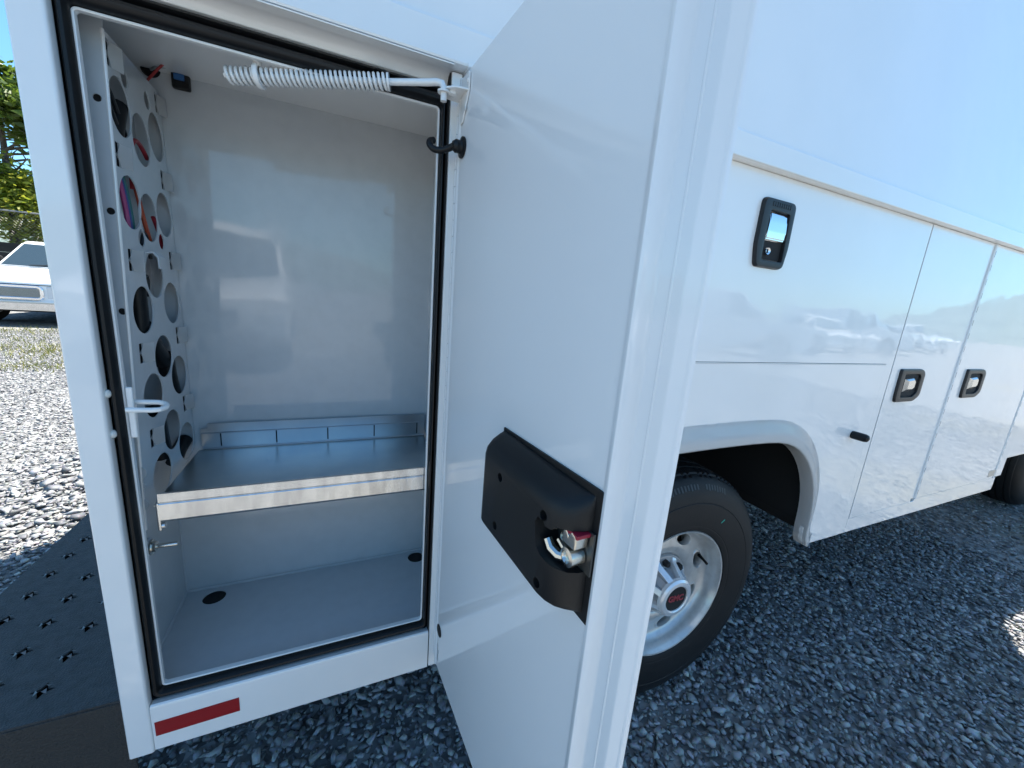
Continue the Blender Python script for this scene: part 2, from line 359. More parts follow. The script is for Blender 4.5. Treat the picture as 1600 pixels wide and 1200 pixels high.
tube(bm, [(XL+.002, YB-.002, ZF+.001), (XR, YB-.002, ZF+.001)], .0035, 6); tube(bm, [(XL+.001, .05, ZF+.001), (XL+.001, YB, ZF+.001)], .003, 6)
tube(bm, [(XL+.001, YB-.001, ZF), (XL+.001, YB-.001, .83)], .0025, 6)
part('joint_sealant', bm, PAINT_IN, comp)
for a_, b_ in ((-.259, .255), (.186, .261)):
    bm = B(); lathe(bm, [(0, 0), (.024, 0), (.024, .002), (0, .002)], Matrix.Translation((a_, b_, ZF-.006)), 20); part('drain_hole_shade', bm, BLACK, comp)  # black disc stands in for the shade below each drain hole
# perforated divider panel: bilinear surface leaning a little
def pan(y, z, t=0.):
    tt = (y-.065)/.197; s = (1.511-z)/.681
    return ((1-tt)*(-.265-.021*s) + tt*(-.2765) - t, y, z)
big = [(.102, 1.437), (.173, 1.416), (.245, 1.441), (.109, 1.315), (.175, 1.303), (.247, 1.318), (.176, 1.214), (.121, 1.160), (.242, 1.166), (.183, 1.077), (.244, 1.031), (.130, 1.020), (.190, .940), (.248, .896), (.137, .877)]
small = [(.126, 1.483), (.215, 1.486), (.138, 1.269), (.221, 1.271)]
clips = [(.0835, 1.492), (.088, 1.372), (.272, 1.500), (.264, 1.377), (.099, 1.234), (.266, 1.241), (.262, 1.105), (.108, 1.095), (.263, .971), (.119, .952)]
slot = lambda y, z: [(y-.015, z-.0155), (y-.002, z-.0155), (y-.002, z-.006), (y-.010, z), (y-.002, z+.006), (y-.002, z+.0155), (y-.015, z+.0155)]
hol = [circ(a, b, .0365, 36) for a, b in big] + [circ(a, b, .0128) for a, b in small] + [slot(a, b)[::-1] for a, b in clips]
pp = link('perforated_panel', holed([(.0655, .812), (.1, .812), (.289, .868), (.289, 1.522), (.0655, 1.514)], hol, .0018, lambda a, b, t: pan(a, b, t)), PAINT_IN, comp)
for a, b in clips:
    bm = B()
    for q0, q1, h0, h1 in ((a-.0015, a+.0135, .0006, .0085),):
        v = []
        for z_ in (b-.015, b-.004, b+.0045, b+.015):
            zz = z_; c = .0 if abs(z_-b) < .006 else 1
            v.append([bm.verts.new((pan(q0 - (0 if c else .008), zz)[0] + h0, q0 - (0 if c else .008), zz)), bm.verts.new((pan(q1, zz)[0] + h1, q1, zz))])
        for m_, n_ in zip(v, v[1:]): bm.faces.new((m_[0], m_[1], n_[1], n_[0]))
    bmesh.ops.solidify(bm, geom=bm.faces[:], thickness=.0014)
    part('clip_tab', bm, PAINT, comp)
    bm = B(); xs_ = pan(a, b)[0]; box(bm, xs_-.0055, xs_-.0042, a-.014, min(a+.016, .2915), b-.0165, b+.0165); part('clip_slot_shade', bm, BLACK, comp)  # black backing: shade behind the punched slot put in as colour
fl = [(pan(.0655, z)[0], z) for z in np.linspace(.812, 1.514, 8)]
fl_o = [(-.3155, .80)] + [(-.3155, 1.56)] + [(fl[-1][0]+.003, 1.56)] + fl[::-1] + [(fl[0][0], .80)]
fholes = [circ(-.2785, 1.433, .0047, 14), circ(-.2795, 1.296, .0047, 14), circ(-.281, 1.161, .0047, 14), circ(-.2895, .911, .0125, 20), circ(-.283, .889, .0036, 12), circ(-.2895, .857, .0105, 20)]
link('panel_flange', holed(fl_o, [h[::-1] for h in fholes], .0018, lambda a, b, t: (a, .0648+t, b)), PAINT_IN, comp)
for z_ in (1.433, 1.296, 1.161):
    bm = B(); box(bm, -.288, -.2768, .0690, .0705, z_-.012, z_+.012); part('screw_hole_shade', bm, BLACK, comp)  # black sheet behind the hole, standing in for its shade
bm = B(); tube(bm, [(fl[i][0]-.0008, .0662, fl[i][1]) for i in range(8)], .0022, 8)
part('panel_fold', bm, PAINT, comp)
def tab(a, b):                                         # bent shelf tab in one opening
    bm = B(); x = pan(a, b)[0]
    prof = [(x, b+.012), (x+.010, b+.014), (x+.017, b+.006), (x+.0165, b-.012), (x+.0145, b-.012), (x+.0145, b+.004), (x+.009, b+.0115), (x, b+.0095)]
    yprism(bm, prof, a-.012, a+.012); part('shelf_tab', bm, PAINT_IN, comp)
tab(.158, 1.237)
# wiring behind the divider
def wcol(n, c): return mat(n, c, .4)
for c, pts in (((.35, .05, .18), [(.10, 1.35), (.118, 1.32), (.126, 1.28), (.12, 1.22)]), ((.02, .06, .22), [(.09, 1.37), (.128, 1.335), (.137, 1.28), (.13, 1.2)]), ((.01, .13, .13), [(.09, 1.38), (.134, 1.345), (.144, 1.29), (.14, 1.2)]),
               ((.4, .06, .02), [(.155, 1.36), (.175, 1.31), (.19, 1.285), (.20, 1.27)]), ((.32, .02, .03), [(.22, 1.40), (.163, 1.44), (.15, 1.40), (.15, 1.34)]), ((.3, .01, .02), [(.222, 1.31), (.235, 1.297), (.246, 1.288), (.25, 1.26)]),
               ((.008, .008, .009), [(.165, 1.26), (.18, 1.30), (.192, 1.27), (.195, 1.24)]), ((.008, .008, .009), [(.16, 1.21), (.18, 1.22), (.178, 1.195), (.165, 1.18)]), ((.008, .008, .009), [(.09, 1.46), (.11, 1.45), (.13, 1.43), (.15, 1.40)]), ((.008, .008, .009), [(.085, 1.445), (.105, 1.43), (.128, 1.41), (.14, 1.37)])):
    bm = B(); P4 = [Vector((pan(a, b)[0] - .0075 - .002*math.sin(9*a+5*b), a, b)) for a, b in pts]
    path = []
    for i in range(13):
        t = i/12; path.append(P4[0]*(1-t)**3 + P4[1]*3*t*(1-t)**2 + P4[2]*3*t*t*(1-t) + P4[3]*t**3)
    tube(bm, path, .0032 if c[0] > .01 and c[0] != .02 else .0026, 8); part('wire', bm, wcol('wire_coating', c), comp)
for pts, r in ((((.112, 1.385), (.118, 1.41), (.14, 1.45)), .011), (((.145, 1.11), (.146, 1.16), (.142, 1.21)), .012), (((.165, 1.13), (.19, 1.095), (.23, 1.06)), .015), (((.172, .985), (.178, .94), (.190, .89)), .017), (((.235, 1.075), (.240, 1.035), (.255, .985)), .013), (((.225, .86), (.25, .875), (.285, .885)), .013)):
    bm = B(); tube(bm, [(pan(a, b)[0] - r - .003, a, b) for a, b in pts], r, 12); part('cable_loom', bm, RUBBER, comp)
bm = B(); box(bm, -.258, -.232, YB-.012, YB, 1.536, 1.578, .003); cn = part('connector', bm, PLASTIC, comp)
bm = B(); box(bm, -.253, -.238, YB-.016, YB-.0125, 1.548, 1.558, .001); part('connector_insert', bm, mat('blue_insert', (.03, .12, .3), .4), comp)
bm = B(); lathe(bm, [(.0, 0), (.014, 0), (.012, .004), (0, .004)], Matrix.Translation((-.288, YB-.001, 1.560)) @ Matrix.Rotation(R(90), 4, 'X'), 20); part('grommet', bm, RUBBER, comp)
for c, p in (((.35, .03, .03), [(-.245, YB-.018, 1.572), (-.256, YB-.03, 1.567), (-.268, YB-.035, 1.550), (-.29, .27, 1.53)]), ((.3, .33, .33), [(-.25, YB-.016, 1.564), (-.262, YB-.022, 1.560), (-.275, YB-.02, 1.558), (-.286, YB-.005, 1.557)]), ((.008, .008, .009), [(-.315, .12, 1.575), (-.29, .11, 1.568), (-.265, .10, 1.571), (-.24, .09, 1.588)])):
    bm = B(); tube(bm, p, .002, 8); part('wire', bm, wcol('wire_coating', c), comp)
# ---- shelf
bm = B(); box(bm, -.268, .2, .0485, .2795, .8600, .8622)
sh = part('shelf', bm, GALV, comp)
bm = B(); xprism(bm, [(.047, .8605), (.0455, .8835), (.0425, .8855), (.039, .8845), (.0385, .8705), (.0405, .8675), (.0395, .8660), (.0395, .8395), (.0415, .8355), (.047, .8335), (.056, .8335), (.056, .8350), (.0478, .8350), (.0432, .837), (.0415, .8405), (.0415, .8650), (.0425, .868), (.0405, .8715), (.041, .8828), (.043, .8835), (.0440, .8820), (.0452, .8600)], -.2585, .1985)
link('shelf_lip', mesh_from_bm(bm, 20), GALV_F, comp)
slots = [[(x-.0013, .868), (x+.0013, .868), (x+.0013, .897), (x-.0013, .897)] for x in (-.229, -.127, -.0235, .079, .182)]
link('shelf_fence', holed([(-.262, .8622), (.2, .8622), (.2, .9085), (-.262, .9085)], [s_[::-1] for s_ in slots], .0015, lambda a, b, t: (a, .2800+t, b)), GALV, comp)
bm = B(); box(bm, -.25, .2, .2785, .2812, .9088, .9192); tube(bm, [(-.262, .2795, .8985), (.2, .2795, .8985)], .0016, 6); tube(bm, [(-.262, .279, .8645), (.2, .279, .8645)], .0014, 6)
part('fence_rail', bm, GALV, comp)
for x in (-.229, -.127, -.0235, .079, .182):
    bm = B(); box(bm, x-.002, x+.002, .2835, .2850, .865, .899); part('fence_slot_shade', bm, BLACK, comp)  # shade behind the slit painted as a black bar
bm = B(); box(bm, -.2645, -.2595, .044, .054, .818, .866, .002); lathe(bm, [(0, 0), (.005, 0), (.005, .004), (0, .004)], Matrix.Translation((-.2592, .048, .826)) @ Matrix.Rotation(R(90), 4, 'Y'), 12); part('shelf_bracket', bm, GALV_F, comp)
bm = B(); Mx = lambda x, y, z: Matrix.Translation((x, y, z)) @ Matrix.Rotation(R(90), 4, 'Y')
lathe(bm, [(0, 0), (.0125, 0), (.0125, .002), (.0085, .0021), (.0085, .007), (.0035, .008), (.0035, .034), (0, .0345)], Mx(-.281, .060, .7835), 18)
part('shelf_bolt', bm, ZINC, comp)
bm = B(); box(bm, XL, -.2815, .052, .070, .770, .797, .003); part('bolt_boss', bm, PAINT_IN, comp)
# striker loop and its bracket
bm = B(); box(bm, -.2725, -.2645, .0195, .0235, .985, 1.060, .002, 3)
strk = part('latch_striker', bm, PAINT, comp)
bm = B(); pth = [(-.268, .006, 1.031), (-.240, .004, 1.030), (-.232, .006, 1.030), (-.2275, .013, 1.0305), (-.2275, .020, 1.0315), (-.232, .027, 1.033), (-.240, .030, 1.0345), (-.268, .030, 1.036)]
tube(bm, pth, .0036, 10); part('striker_loop', bm, PAINT, comp)
for z in (1.053, .995):
    bm = B(); lathe(bm, [(0, .0045), (.003, .004), (.0055, .002), (.006, 0), (0, 0)], Mx(-.288, .012, z), 16); part('screw_cap', bm, mat('cream_cap', (.7, .7, .66), .5), comp)
# ---- the open door
A = R(-86); U = Vector((math.cos(A), math.sin(A), 0)); N = Vector((U.y, -U.x, 0)); H = Vector((.177, -.006, 0))
def D(u, w, z): return H + U*u + N*w + Vector((0, 0, z))
prof = [(.006, -.010), (.0075, .0005), (.010, .0022), (.0150, .0026), (.0175, .0010), (.0190, 0), (.426, 0), (.4295, .0010), (.4325, .0028), (.4352, .0030), (.4375, .0012), (.4395, -.0030), (.4405, -.0065), (.4420, -.0088), (.4445, -.0098), (.4545, -.0100), (.4552, -.0094), (.4565, -.0094), (.4572, -.0101), (.4655, -.0106), (.4680, -.0115), (.4740, -.0165), (.4752, -.0170), (.4765, -.0174), (.4773, -.0186), (.4773, -.0222), (.4758, -.0237), (.010, -.0237), (.006, -.021)]
bm = B(); prism(bm, prof, lambda a, b: D(a, b, .470), lambda a, b: D(a, b, 1.540))
es = [e for e in bm.edges if abs(e.verts[0].co.z-e.verts[1].co.z) < 1e-5]
door = part('compartment_door', bm, PAINT_DOOR, TR, 40)
# latch cover
bm = B(); prism(bm, [(.241, .9355), (.431, .9355), (.431, 1.0685), (.241, 1.0635)], lambda a, b: D(a, .0004, b), lambda a, b: D(a, .0024, b)); part('latch_plate', bm, PLASTIC, door)
bm = B()
base_ = [(.2445, 0), (.2448, .018), (.2465, .0255), (.251, .0305), (.258, .032), (.385, .032), (.398, .0305), (.409, .0265), (.417, .020), (.422, .011), (.4235, 0)]
lev = [(.9368, .14), (.9385, .55), (.942, .88), (.948, 1.), (1.036, 1.), (1.045, .93), (1.052, .75), (1.058, .40), (1.061, .14)]
rows = []
for z_, f_ in lev: rows.append([bm.verts.new(D(a, max(.0027+.0002*(0 < i < len(base_)-1), b*f_), z_ + (.012 if z_ < 1 and .36 < a else 0)*max(0, min(1, (a-.37)/.06))**2*.6)) for i, (a, b) in enumerate(base_)])
for r0, r1 in zip(rows, rows[1:]):
    for i in range(len(base_)-1): bm.faces.new((r0[i], r0[i+1], r1[i+1], r1[i]))
bm.faces.new(rows[0]); bm.faces.new(rows[-1][::-1])
for r0, r1 in zip(rows, rows[1:]): bm.faces.new((r0[0], r1[0], r1[-1], r0[-1]))
cov = mesh_from_bm(bm, 40)
cut = []
for a, b in ((.297, 1.025), (.388, 1.029), (.293, .962), (.388, .957)):
    c = B(); lathe(c, [(0, .024), (.0052, .024), (.0052, .05), (0, .05)], Matrix.Translation(D(a, 0, b)) @ Matrix((( *N, 0),)*1 + ((0, 0, 0, 0),)*3) if False else Matrix.Translation(D(a, 0, b)) @ N.to_track_quat('Z', 'Y').to_matrix().to_4x4(), 16); cut.append(mesh_from_bm(c, 0))
c = B(); prism(c, [(.379, 1.000), (.382, .993), (.390, .988), (.402, .986), (.418, .986), (.436, .988), (.436, 1.030), (.404, 1.026), (.400, 1.021), (.392, 1.020), (.388, 1.024), (.380, 1.024), (.376, 1.017)], lambda a, b: D(a, .004, b), lambda a, b: D(a, .05, b)); cut.append(mesh_from_bm(c, 0))
link('latch_cover', carve(cov, cut), PLASTIC, door)
bm = B(); prism(bm, [(.405, 1.012), (.424, 1.012), (.4245, 1.026), (.417, 1.028), (.414, 1.022), (.410, 1.027), (.405, 1.023)], lambda a, b: D(a, .006, b), lambda a, b: D(a, .021, b), bev=.002); part('latch_jaw', bm, ZINC, door)
bm = B(); prism(bm, [(.404, 1.0235), (.426, 1.0235), (.426, 1.0275), (.404, 1.0275)], lambda a, b: D(a, .005, b), lambda a, b: D(a, .0205, b), bev=.001); part('latch_pawl', bm, REDP, door)
bm = B(); lathe(bm, [(.0, 0), (.009, 0), (.009, .0145), (.0055, .0155), (.004, .0125), (0, .0125)], Matrix.Translation(D(.4145, .006, 1.000)) @ N.to_track_quat('Z', 'Y').to_matrix().to_4x4(), 20); part('latch_pivot', bm, ZINC, door)
bm = B(); tube(bm, [D(.384, .021, 1.001), D(.390, .020, .994), D(.400, .018, .992), D(.410, .014, .994)], [.0045, .005, .005, .004], 10); part('latch_lever', bm, ZINC, door)
bm = B(); tube(bm, [D(.396, .016, 1.006), D(.406, .016, 1.002)], .003, 8); part('latch_spring', bm, ZINC, door)
bm = B(); prism(bm, [(.377, .986), (.430, .986), (.430, 1.028), (.377, 1.028)], lambda a, b: D(a, .0032, b), lambda a, b: D(a, .0050, b)); part('latch_base', bm, mat('stamped_steel', (.12, .12, .115), .4, metal=.8), door)
for a_, b_ in ((.384, 1.012), (.398, 1.010)):
    bm = B(); lathe(bm, [(0, 0), (.0035, 0), (.0035, .009), (.0025, .010), (0, .010)], Matrix.Translation(D(a_, .005, b_)) @ N.to_track_quat('Z', 'Y').to_matrix().to_4x4(), 14); part('latch_rivet', bm, ZINC, door)
# door bracket for the stay, rubber stop, drain grommet, print
bm = B(); prism(bm, [(.021, 1.536), (.050, 1.536), (.052, 1.533), (.052, 1.512), (.030, 1.476), (.0215, 1.474), (.020, 1.477)], lambda a, b: D(a, .0006, b), lambda a, b: D(a, .0032, b), bev=.0008)
brk = part('stay_bracket', bm, PAINT, door)
bm = B(); prism(bm, [(.003, .0), (.004, .026), (.009, .0315), (.036, .0315), (.047, .020), (.051, .004), (.051, .0)], lambda a, b: D(a, b, 1.5110), lambda a, b: D(a, b, 1.5138), bev=.0007)
part('bracket_tab', bm, PAINT, door)
bm = B(); lathe(bm, [(0, 0), (.0065, 0), (.0065, .004), (.0045, .0052), (0, .0055)], Matrix.Translation(D(.031, .020, 1.511)) @ Matrix.Rotation(R(180), 4, 'X'), 6); part('bracket_bolt', bm, PAINT, door)
for a_, b_ in ((.043, 1.490), (.047, 1.525)):
    bm = B(); lathe(bm, [(0, 0), (.003, 0), (.003, .0012), (0, .0018)], Matrix.Translation(D(a_, .0032, b_)) @ N.to_track_quat('Z', 'Y').to_matrix().to_4x4(), 12); part('bracket_rivet', bm, PAINT, door)
nq = N.to_track_quat('Z', 'Y').to_matrix().to_4x4()
bm = B(); lathe(bm, [(0, 0), (.0150, 0), (.0150, .002), (.0105, .0035), (.009, .006), (.0095, .011), (.006, .016), (0, .0165)], Matrix.Translation(D(.032, .001, 1.441)) @ nq, 24); stop = part('rubber_stop', bm, RUBBER, door)
bm = B(); c0 = D(.032, .014, 1.441); pth = [c0, c0 + Vector((-.006, .008, -.003)), c0 + Vector((-.016, .016, -.006)), c0 + Vector((-.027, .021, -.005)), c0 + Vector((-.033, .025, .002)), c0 + Vector((-.031, .031, .009)), c0 + Vector((-.024, .034, .012))]
for _ in range(3): pth = [pth[0]] + [x for a_, b_ in zip(pth, pth[1:]) for x in (a_*.75 + b_*.25, a_*.25 + b_*.75)] + [pth[-1]]
tube(bm, pth, .0049, 12); part('stop_strap', bm, RUBBER, door)
bm = B(); lathe(bm, [(0, .0006), (.0095, .0006), (.011, .0012), (.0125, .0006), (.0125, 0), (0, 0)], Matrix.Translation(D(.0275, .0004, .562)) @ nq, 24); part('drain_grommet', bm, BLACK, door)
bm = B()
for (a, b, l) in ((.0215, .505, .018), (.0245, .497, .006), (.0285, .512, .004), (.0205, .522, .004), (.0265, .490, .003)): prism(bm, [(a, b-l), (a+.0012, b-l), (a+.0012, b+l), (a, b+l)], lambda p, q: D(p, .0003, q), lambda p, q: D(p, .0006, q))
part('small_print', bm, INK, door)
# ---- spring stay
E0, E1, E2 = Vector((.146, -.037, 1.5175)), Vector((-.094, .045, 1.504)), Vector((-.134, .057, 1.4935))
bm = B(); dirv = (Vector((.072, 0, 1.5165)) - E2).normalized()
tube(bm, [E2 - dirv*.004, E2 + dirv*.05, Vector((.072, 0, 1.5165)), Vector((.126, -.021, 1.5215)), Vector((.138, -.030, 1.5215)), Vector((.1445, -.0355, 1.519)), Vector((.1465, -.037, 1.513)), Vector((.1468, -.037, 1.496))], [.0035, .0042, .0045, .0048, .0048, .0047, .0045, .0045], 14)
stay = part('door_stay', bm, PAINT, TR)
bm = B(); lathe(bm, [(0, 0), (.009, 0), (.009, .0025), (0, .0025)], Matrix.Translation((.1466, -.037, 1.5068)), 16); part('stay_washer', bm, PAINT, stay)
bm = B(); L0 = E2; L1 = Vector((.072, 0, 1.5165)); ax = (L1-L0).normalized(); s1 = ax.orthogonal().normalized(); s2 = ax.cross(s1); turns = 33; pth = []
for i in range(turns*14+1):
    t = i/(turns*14); a = 2*math.pi*i/14; pth.append(L0.lerp(L1, t) + (s1*math.cos(a) + s2*math.sin(a))*.0095)
tube(bm, pth, .0022, 6); part('coil_spring', bm, PAINT, stay)
bm = B(); lathe(bm, [(.005, 0), (.0115, 0), (.0115, .003), (.005, .003)], Matrix.Translation(L1) @ ax.to_track_quat('Z', 'Y').to_matrix().to_4x4(), 20); part('spring_collar', bm, PAINT, stay)
bm = B(); q = ax.to_track_quat('Z', 'Y').to_matrix().to_4x4()
lathe(bm, [(.0115, -.003), (.0152, -.003), (.0158, 0), (.0152, .003), (.0115, .003), (.0108, 0)], Matrix.Translation(L0.lerp(L1, .19)) @ q, 24, closed=True)
c0 = L0.lerp(L1, .19); tube(bm, [c0 + Vector((0, -.002, .0125)), c0 + Vector((-.002, -.006, .019)), c0 + Vector((-.004, -.0145, .0235))], [.005, .006, .008], 10)
tube(bm, [c0 + Vector((-.017, -.021, .0265)), c0 + Vector((-.006, -.020, .0245)), c0 + Vector((.006, -.020, .0225)), c0 + Vector((.014, -.0205, .0205))], [.0035, .0055, .0055, .0035], 10); part('stay_eye', bm, PAINT, stay)

# ---- side panels and closed doors
LIP0 = 1.5562
arch = [(.335, .4735), (.345, .52), (.352, .59), (.365, .66), (.40, .735), (.455, .801), (.52, .844), (.60, .866), (.70, .874), (.85, .8785), (1.0, .8795), (1.14, .879), (1.222, .872), (1.288, .844), (1.347, .801), (1.40, .735), (1.431, .662), (1.443, .59), (1.4395, .531), (1.446, .493), (1.462, .4735)]
bp = [(.190, .4735)] + arch + [(1.6715, .4735), (1.6715, 1.1055), (.190, 1.1055)]
bm = B(); yprism(bm, bp, .0, .012); wp = part('wheel_panel', bm, PAINT, TR)
bm = B(); yprism(bm, [(.190, 1.1095), (1.6723, 1.1095), (1.6723, .4735), (1.713, .4735), (1.7135, .53), (1.7135, LIP0), (.190, LIP0)], .0003, .018, bev=.0012); part('upper_side_door', bm, PAINT, TR)
bm = B(); box(bm, .190, 1.6723, -.0012, .0105, 1.1061, 1.1085, .0008); part('door_bottom_lip', bm, PAINT, TR)
def slab(name, x0, x1, z0, z1, y0=0., bev=.002):
    bm = B(); box(bm, x0, x1, y0, y0+.02, z0, z1, bev); return part(name, bm, PAINT, TR)
slab('side_door', 1.7185, 2.166, .5298, LIP0)
slab('side_door', 2.208, 2.972, .5398, LIP0)
bm = B(); yprism(bm, [(1.7135, .4735), (3.013, .4735), (3.017, .497), (3.017, .5395), (2.2, .5395), (2.196, .5295), (1.7155, .5295)], .0005, .02, bev=.001); part('front_sill', bm, PAINT, TR)
slab('front_frame', 2.995, 3.082, .5425, LIP0, .0012)
for x0, x1 in ((2.168, 2.206), (2.9745, 2.9935)):
    bm = B(); box(bm, x0, x1, .003, .012, .5425, LIP0); part('hinge_leaf', bm, PAINT, TR)
    xc = x1-.0075
    bm = B(); tube(bm, [(xc, .0016, .5435), (xc, .0016, LIP0)], .0042, 10); part('hinge_barrel', bm, PAINT, TR)
    z = .56
    while z < LIP0-.03:
        bm = B(); box(bm, xc+.0018, xc+.0048, -.0022, .004, z, z+.022, .0006); part('hinge_slot', bm, CHASSIS, TR); z += .05
bm = B(); box(bm, .186, 3.08, .0205, .024, 1.12, 1.5535); box(bm, 1.475, 3.01, .0205, .024, .48, 1.119); part('door_backing', bm, BLACK, TR)
bm = B(); box(bm, 1.7137, 1.7183, .0025, .018, .531, 1.556); part('door_gap_shade', bm, BLACK, TR)  # black strip in place of the shade inside the open gap
bm = B(); box(bm, .190, 1.6715, .003, .0115, 1.1056, 1.1060); part('door_gap_shade', bm, BLACK, TR)  # same black shade strip along the groove under the upper door
bm = B(); zprism(bm, [(.1845, .002), (.1895, .002), (.1895, .03), (.1845, .03)], .4735, 1.552); part('front_jamb', bm, PAINT, TR)
# wheel arch flare: rounded lip swept along the arch
off = []
ar = [Vector((a, b)) for a, b in arch]
ar2 = []
for i in range(len(ar)-1):                             # denser
    for t in (0, .5): ar2.append(ar[i].lerp(ar[i+1], t))
ar2.append(ar[-1])
for _ in range(3): ar2 = [ar2[0]] + [(ar2[i-1] + ar2[i]*2 + ar2[i+1])/4 for i in range(1, len(ar2)-1)] + [ar2[-1]]
bm = B(); rows = []
fp = [(.067, -.0006), (.061, -.0016), (.050, -.0048), (.036, -.0100), (.026, -.0125), (.020, -.0132), (.006, -.0136), (.0015, -.0126), (-.001, -.0095), (-.0015, .03)]
for i, p in enumerate(ar2):
    d = (ar2[min(i+1, len(ar2)-1)] - ar2[max(i-1, 0)]).normalized(); nn = Vector((-d.y, d.x))
    if i in (0, len(ar2)-1): nn = Vector((-1 if i == 0 else 1, .0))
    kf = .42 + .58*max(0, nn.y)**.7
    rows.append([bm.verts.new((p.x + nn.x*o*(kf if o > 0 else 1), y*(.75+.25*kf) if y < 0 else y, p.y + nn.y*o*(kf if o > 0 else 1))) for o, y in fp])
for a, b in zip(rows, rows[1:]):
    for j in range(len(fp)-1): bm.faces.new((a[j], a[j+1], b[j+1], b[j]))
bmesh.ops.solidify(bm, geom=bm.faces[:], thickness=.003)
part('wheel_arch_trim', bm, PAINT, TR, 60)
# wheel-well liner
bm = B(); box(bm, 1.452, 1.458, .031, .62, .552, .90); box(bm, .32, 1.46, .03, .9, .90, .905); box(bm, .31, .316, .031, .62, .50, .90); box(bm, .3, 1.5, .62, .625, .6, .905); part('wheel_well_liner', bm, LINER, TR)
bm = B(); tube(bm, [(1.449, .035, .845), (1.449, .3, .865), (1.449, .6, .87)], .006, 8); part('liner_bead', bm, LINER, TR)
# rubber door bumper, maker plate, tape
bm = B(); lathe(bm, [(0, 0), (.0125, 0), (.0135, .004), (.0135, .036), (.011, .044), (.006, .047), (0, .0475)], Matrix.Translation((1.580, 0, .868)) @ Matrix.Rotation(R(90), 4, 'X'), 20); part('rubber_bumper', bm, RUBBER, TR)
bm = B(); box(bm, 2.905, 2.985, -.001, .0002, .553, .587, .0004); part('maker_plate', bm, PLATE, TR)
bm = B(); prism(bm, [(-.2832, .499), (-.167, .502), (-.167, .4735), (-.2832, .4715)], lambda a, b: (a, -.0002, b), lambda a, b: (a, -.0009, b)); part('reflective_tape', bm, REDT, TR)
# ---- paddle handle of the upper door
def bezel(name, outer, inner, lip=.008, mtl=HANDLE_PL):
    bm = B(); n = len(outer); loops = []
    cx = sum(p[0] for p in outer)/n; cz = sum(p[1] for p in outer)/n
    sh_ = lambda pts, k: [(cx + (a-cx)*k, cz + (b-cz)*k) for a, b in pts]
    mid_ = [((a[0]+b[0])/2, (a[1]+b[1])/2) for a, b in zip(outer, inner)]
    for pts, y in ((outer, .002), (outer, -.004), (sh_(outer, .97), -lip+.001), (mid_, -lip), (sh_(inner, 1.03), -lip+.001), (inner, -lip+.004), (inner, .016)): loops.append([bm.verts.new((a, y, b)) for a, b in pts])
    for A_, B_ in zip(loops, loops[1:]):
        for k in range(n): bm.faces.new((A_[k], A_[(k+1) % n], B_[(k+1) % n], B_[k]))
    bm.faces.new(loops[-1]); return part(name, bm, mtl, TR, 40)
def rpoly(pts, r, n=4):
    out = []; m = len(pts)
    for i in range(m):
        p, a, b = Vector(pts[i]), Vector(pts[i-1]), Vector(pts[(i+1) % m]); rr = r[i] if isinstance(r, (list, tuple)) else r
        p0 = p + (a-p).normalized()*rr; p1 = p + (b-p).normalized()*rr
        for k in range(n+1):
            t = k/n; out.append(tuple(p0*(1-t)**2 + p*2*t*(1-t) + p1*t*t))
    return out
# hole for the handles: shallow pockets, doors are carved
ho = rpoly([(.913, 1.503), (1.028, 1.503), (1.030, 1.395), (1.022, 1.346), (.922, 1.346), (.912, 1.395)], [.016, .016, .012, .012, .012, .012])
hi = rpoly([(.939, 1.476), (1.010, 1.473), (1.013, 1.40), (1.0135, 1.364), (.938, 1.364), (.937, 1.40)], [.007, .007, .004, .006, .006, .004])
hd = bezel('door_handle', ho, hi, .011)
bm = B()
pr = [(-.0035, 1.4735), (-.007, 1.468), (-.0085, 1.452), (-.0095, 1.43), (-.0085, 1.413), (-.005, 1.409), (.004, 1.409), (.006, 1.472)]
prism(bm, pr, lambda a, b: (.946 - (1.473-b)*.11, a, b), lambda a, b: (1.006 + (1.473-b)*.06, a, b)); bmesh.ops.bevel(bm, geom=bm.edges[:], offset=.0022, segments=2, affect='EDGES')
pd = part('paddle', bm, CHROME, hd)
bm = B(); lathe(bm, [(0, .0035), (.004, .0035), (.006, .004), (.0078, .0042), (.0095, .003), (.010, 0), (0, 0)], Matrix.Translation((.958, .004, 1.3845)) @ Matrix.Rotation(R(90), 4, 'X') @ Matrix.Scale(3.2, 4, (0, 0, 1)), 24); part('lock_cylinder', bm, CHROME, hd)
bm = B(); box(bm, .957, .959, -.0085, -.0070, 1.380, 1.389); part('key_slot', bm, BLACK, hd)
bm = B(); box(bm, .9395, 1.012, -.0022, -.0006, 1.366, 1.4735); part('handle_cup', bm, BLACK, hd)
bm = B()
for k in range(9): box(bm, .940+k*.008, .9445+k*.008, -.0118, -.0105, 1.4845, 1.4945)
part('embossed_mark', bm, HANDLE_PL, hd)
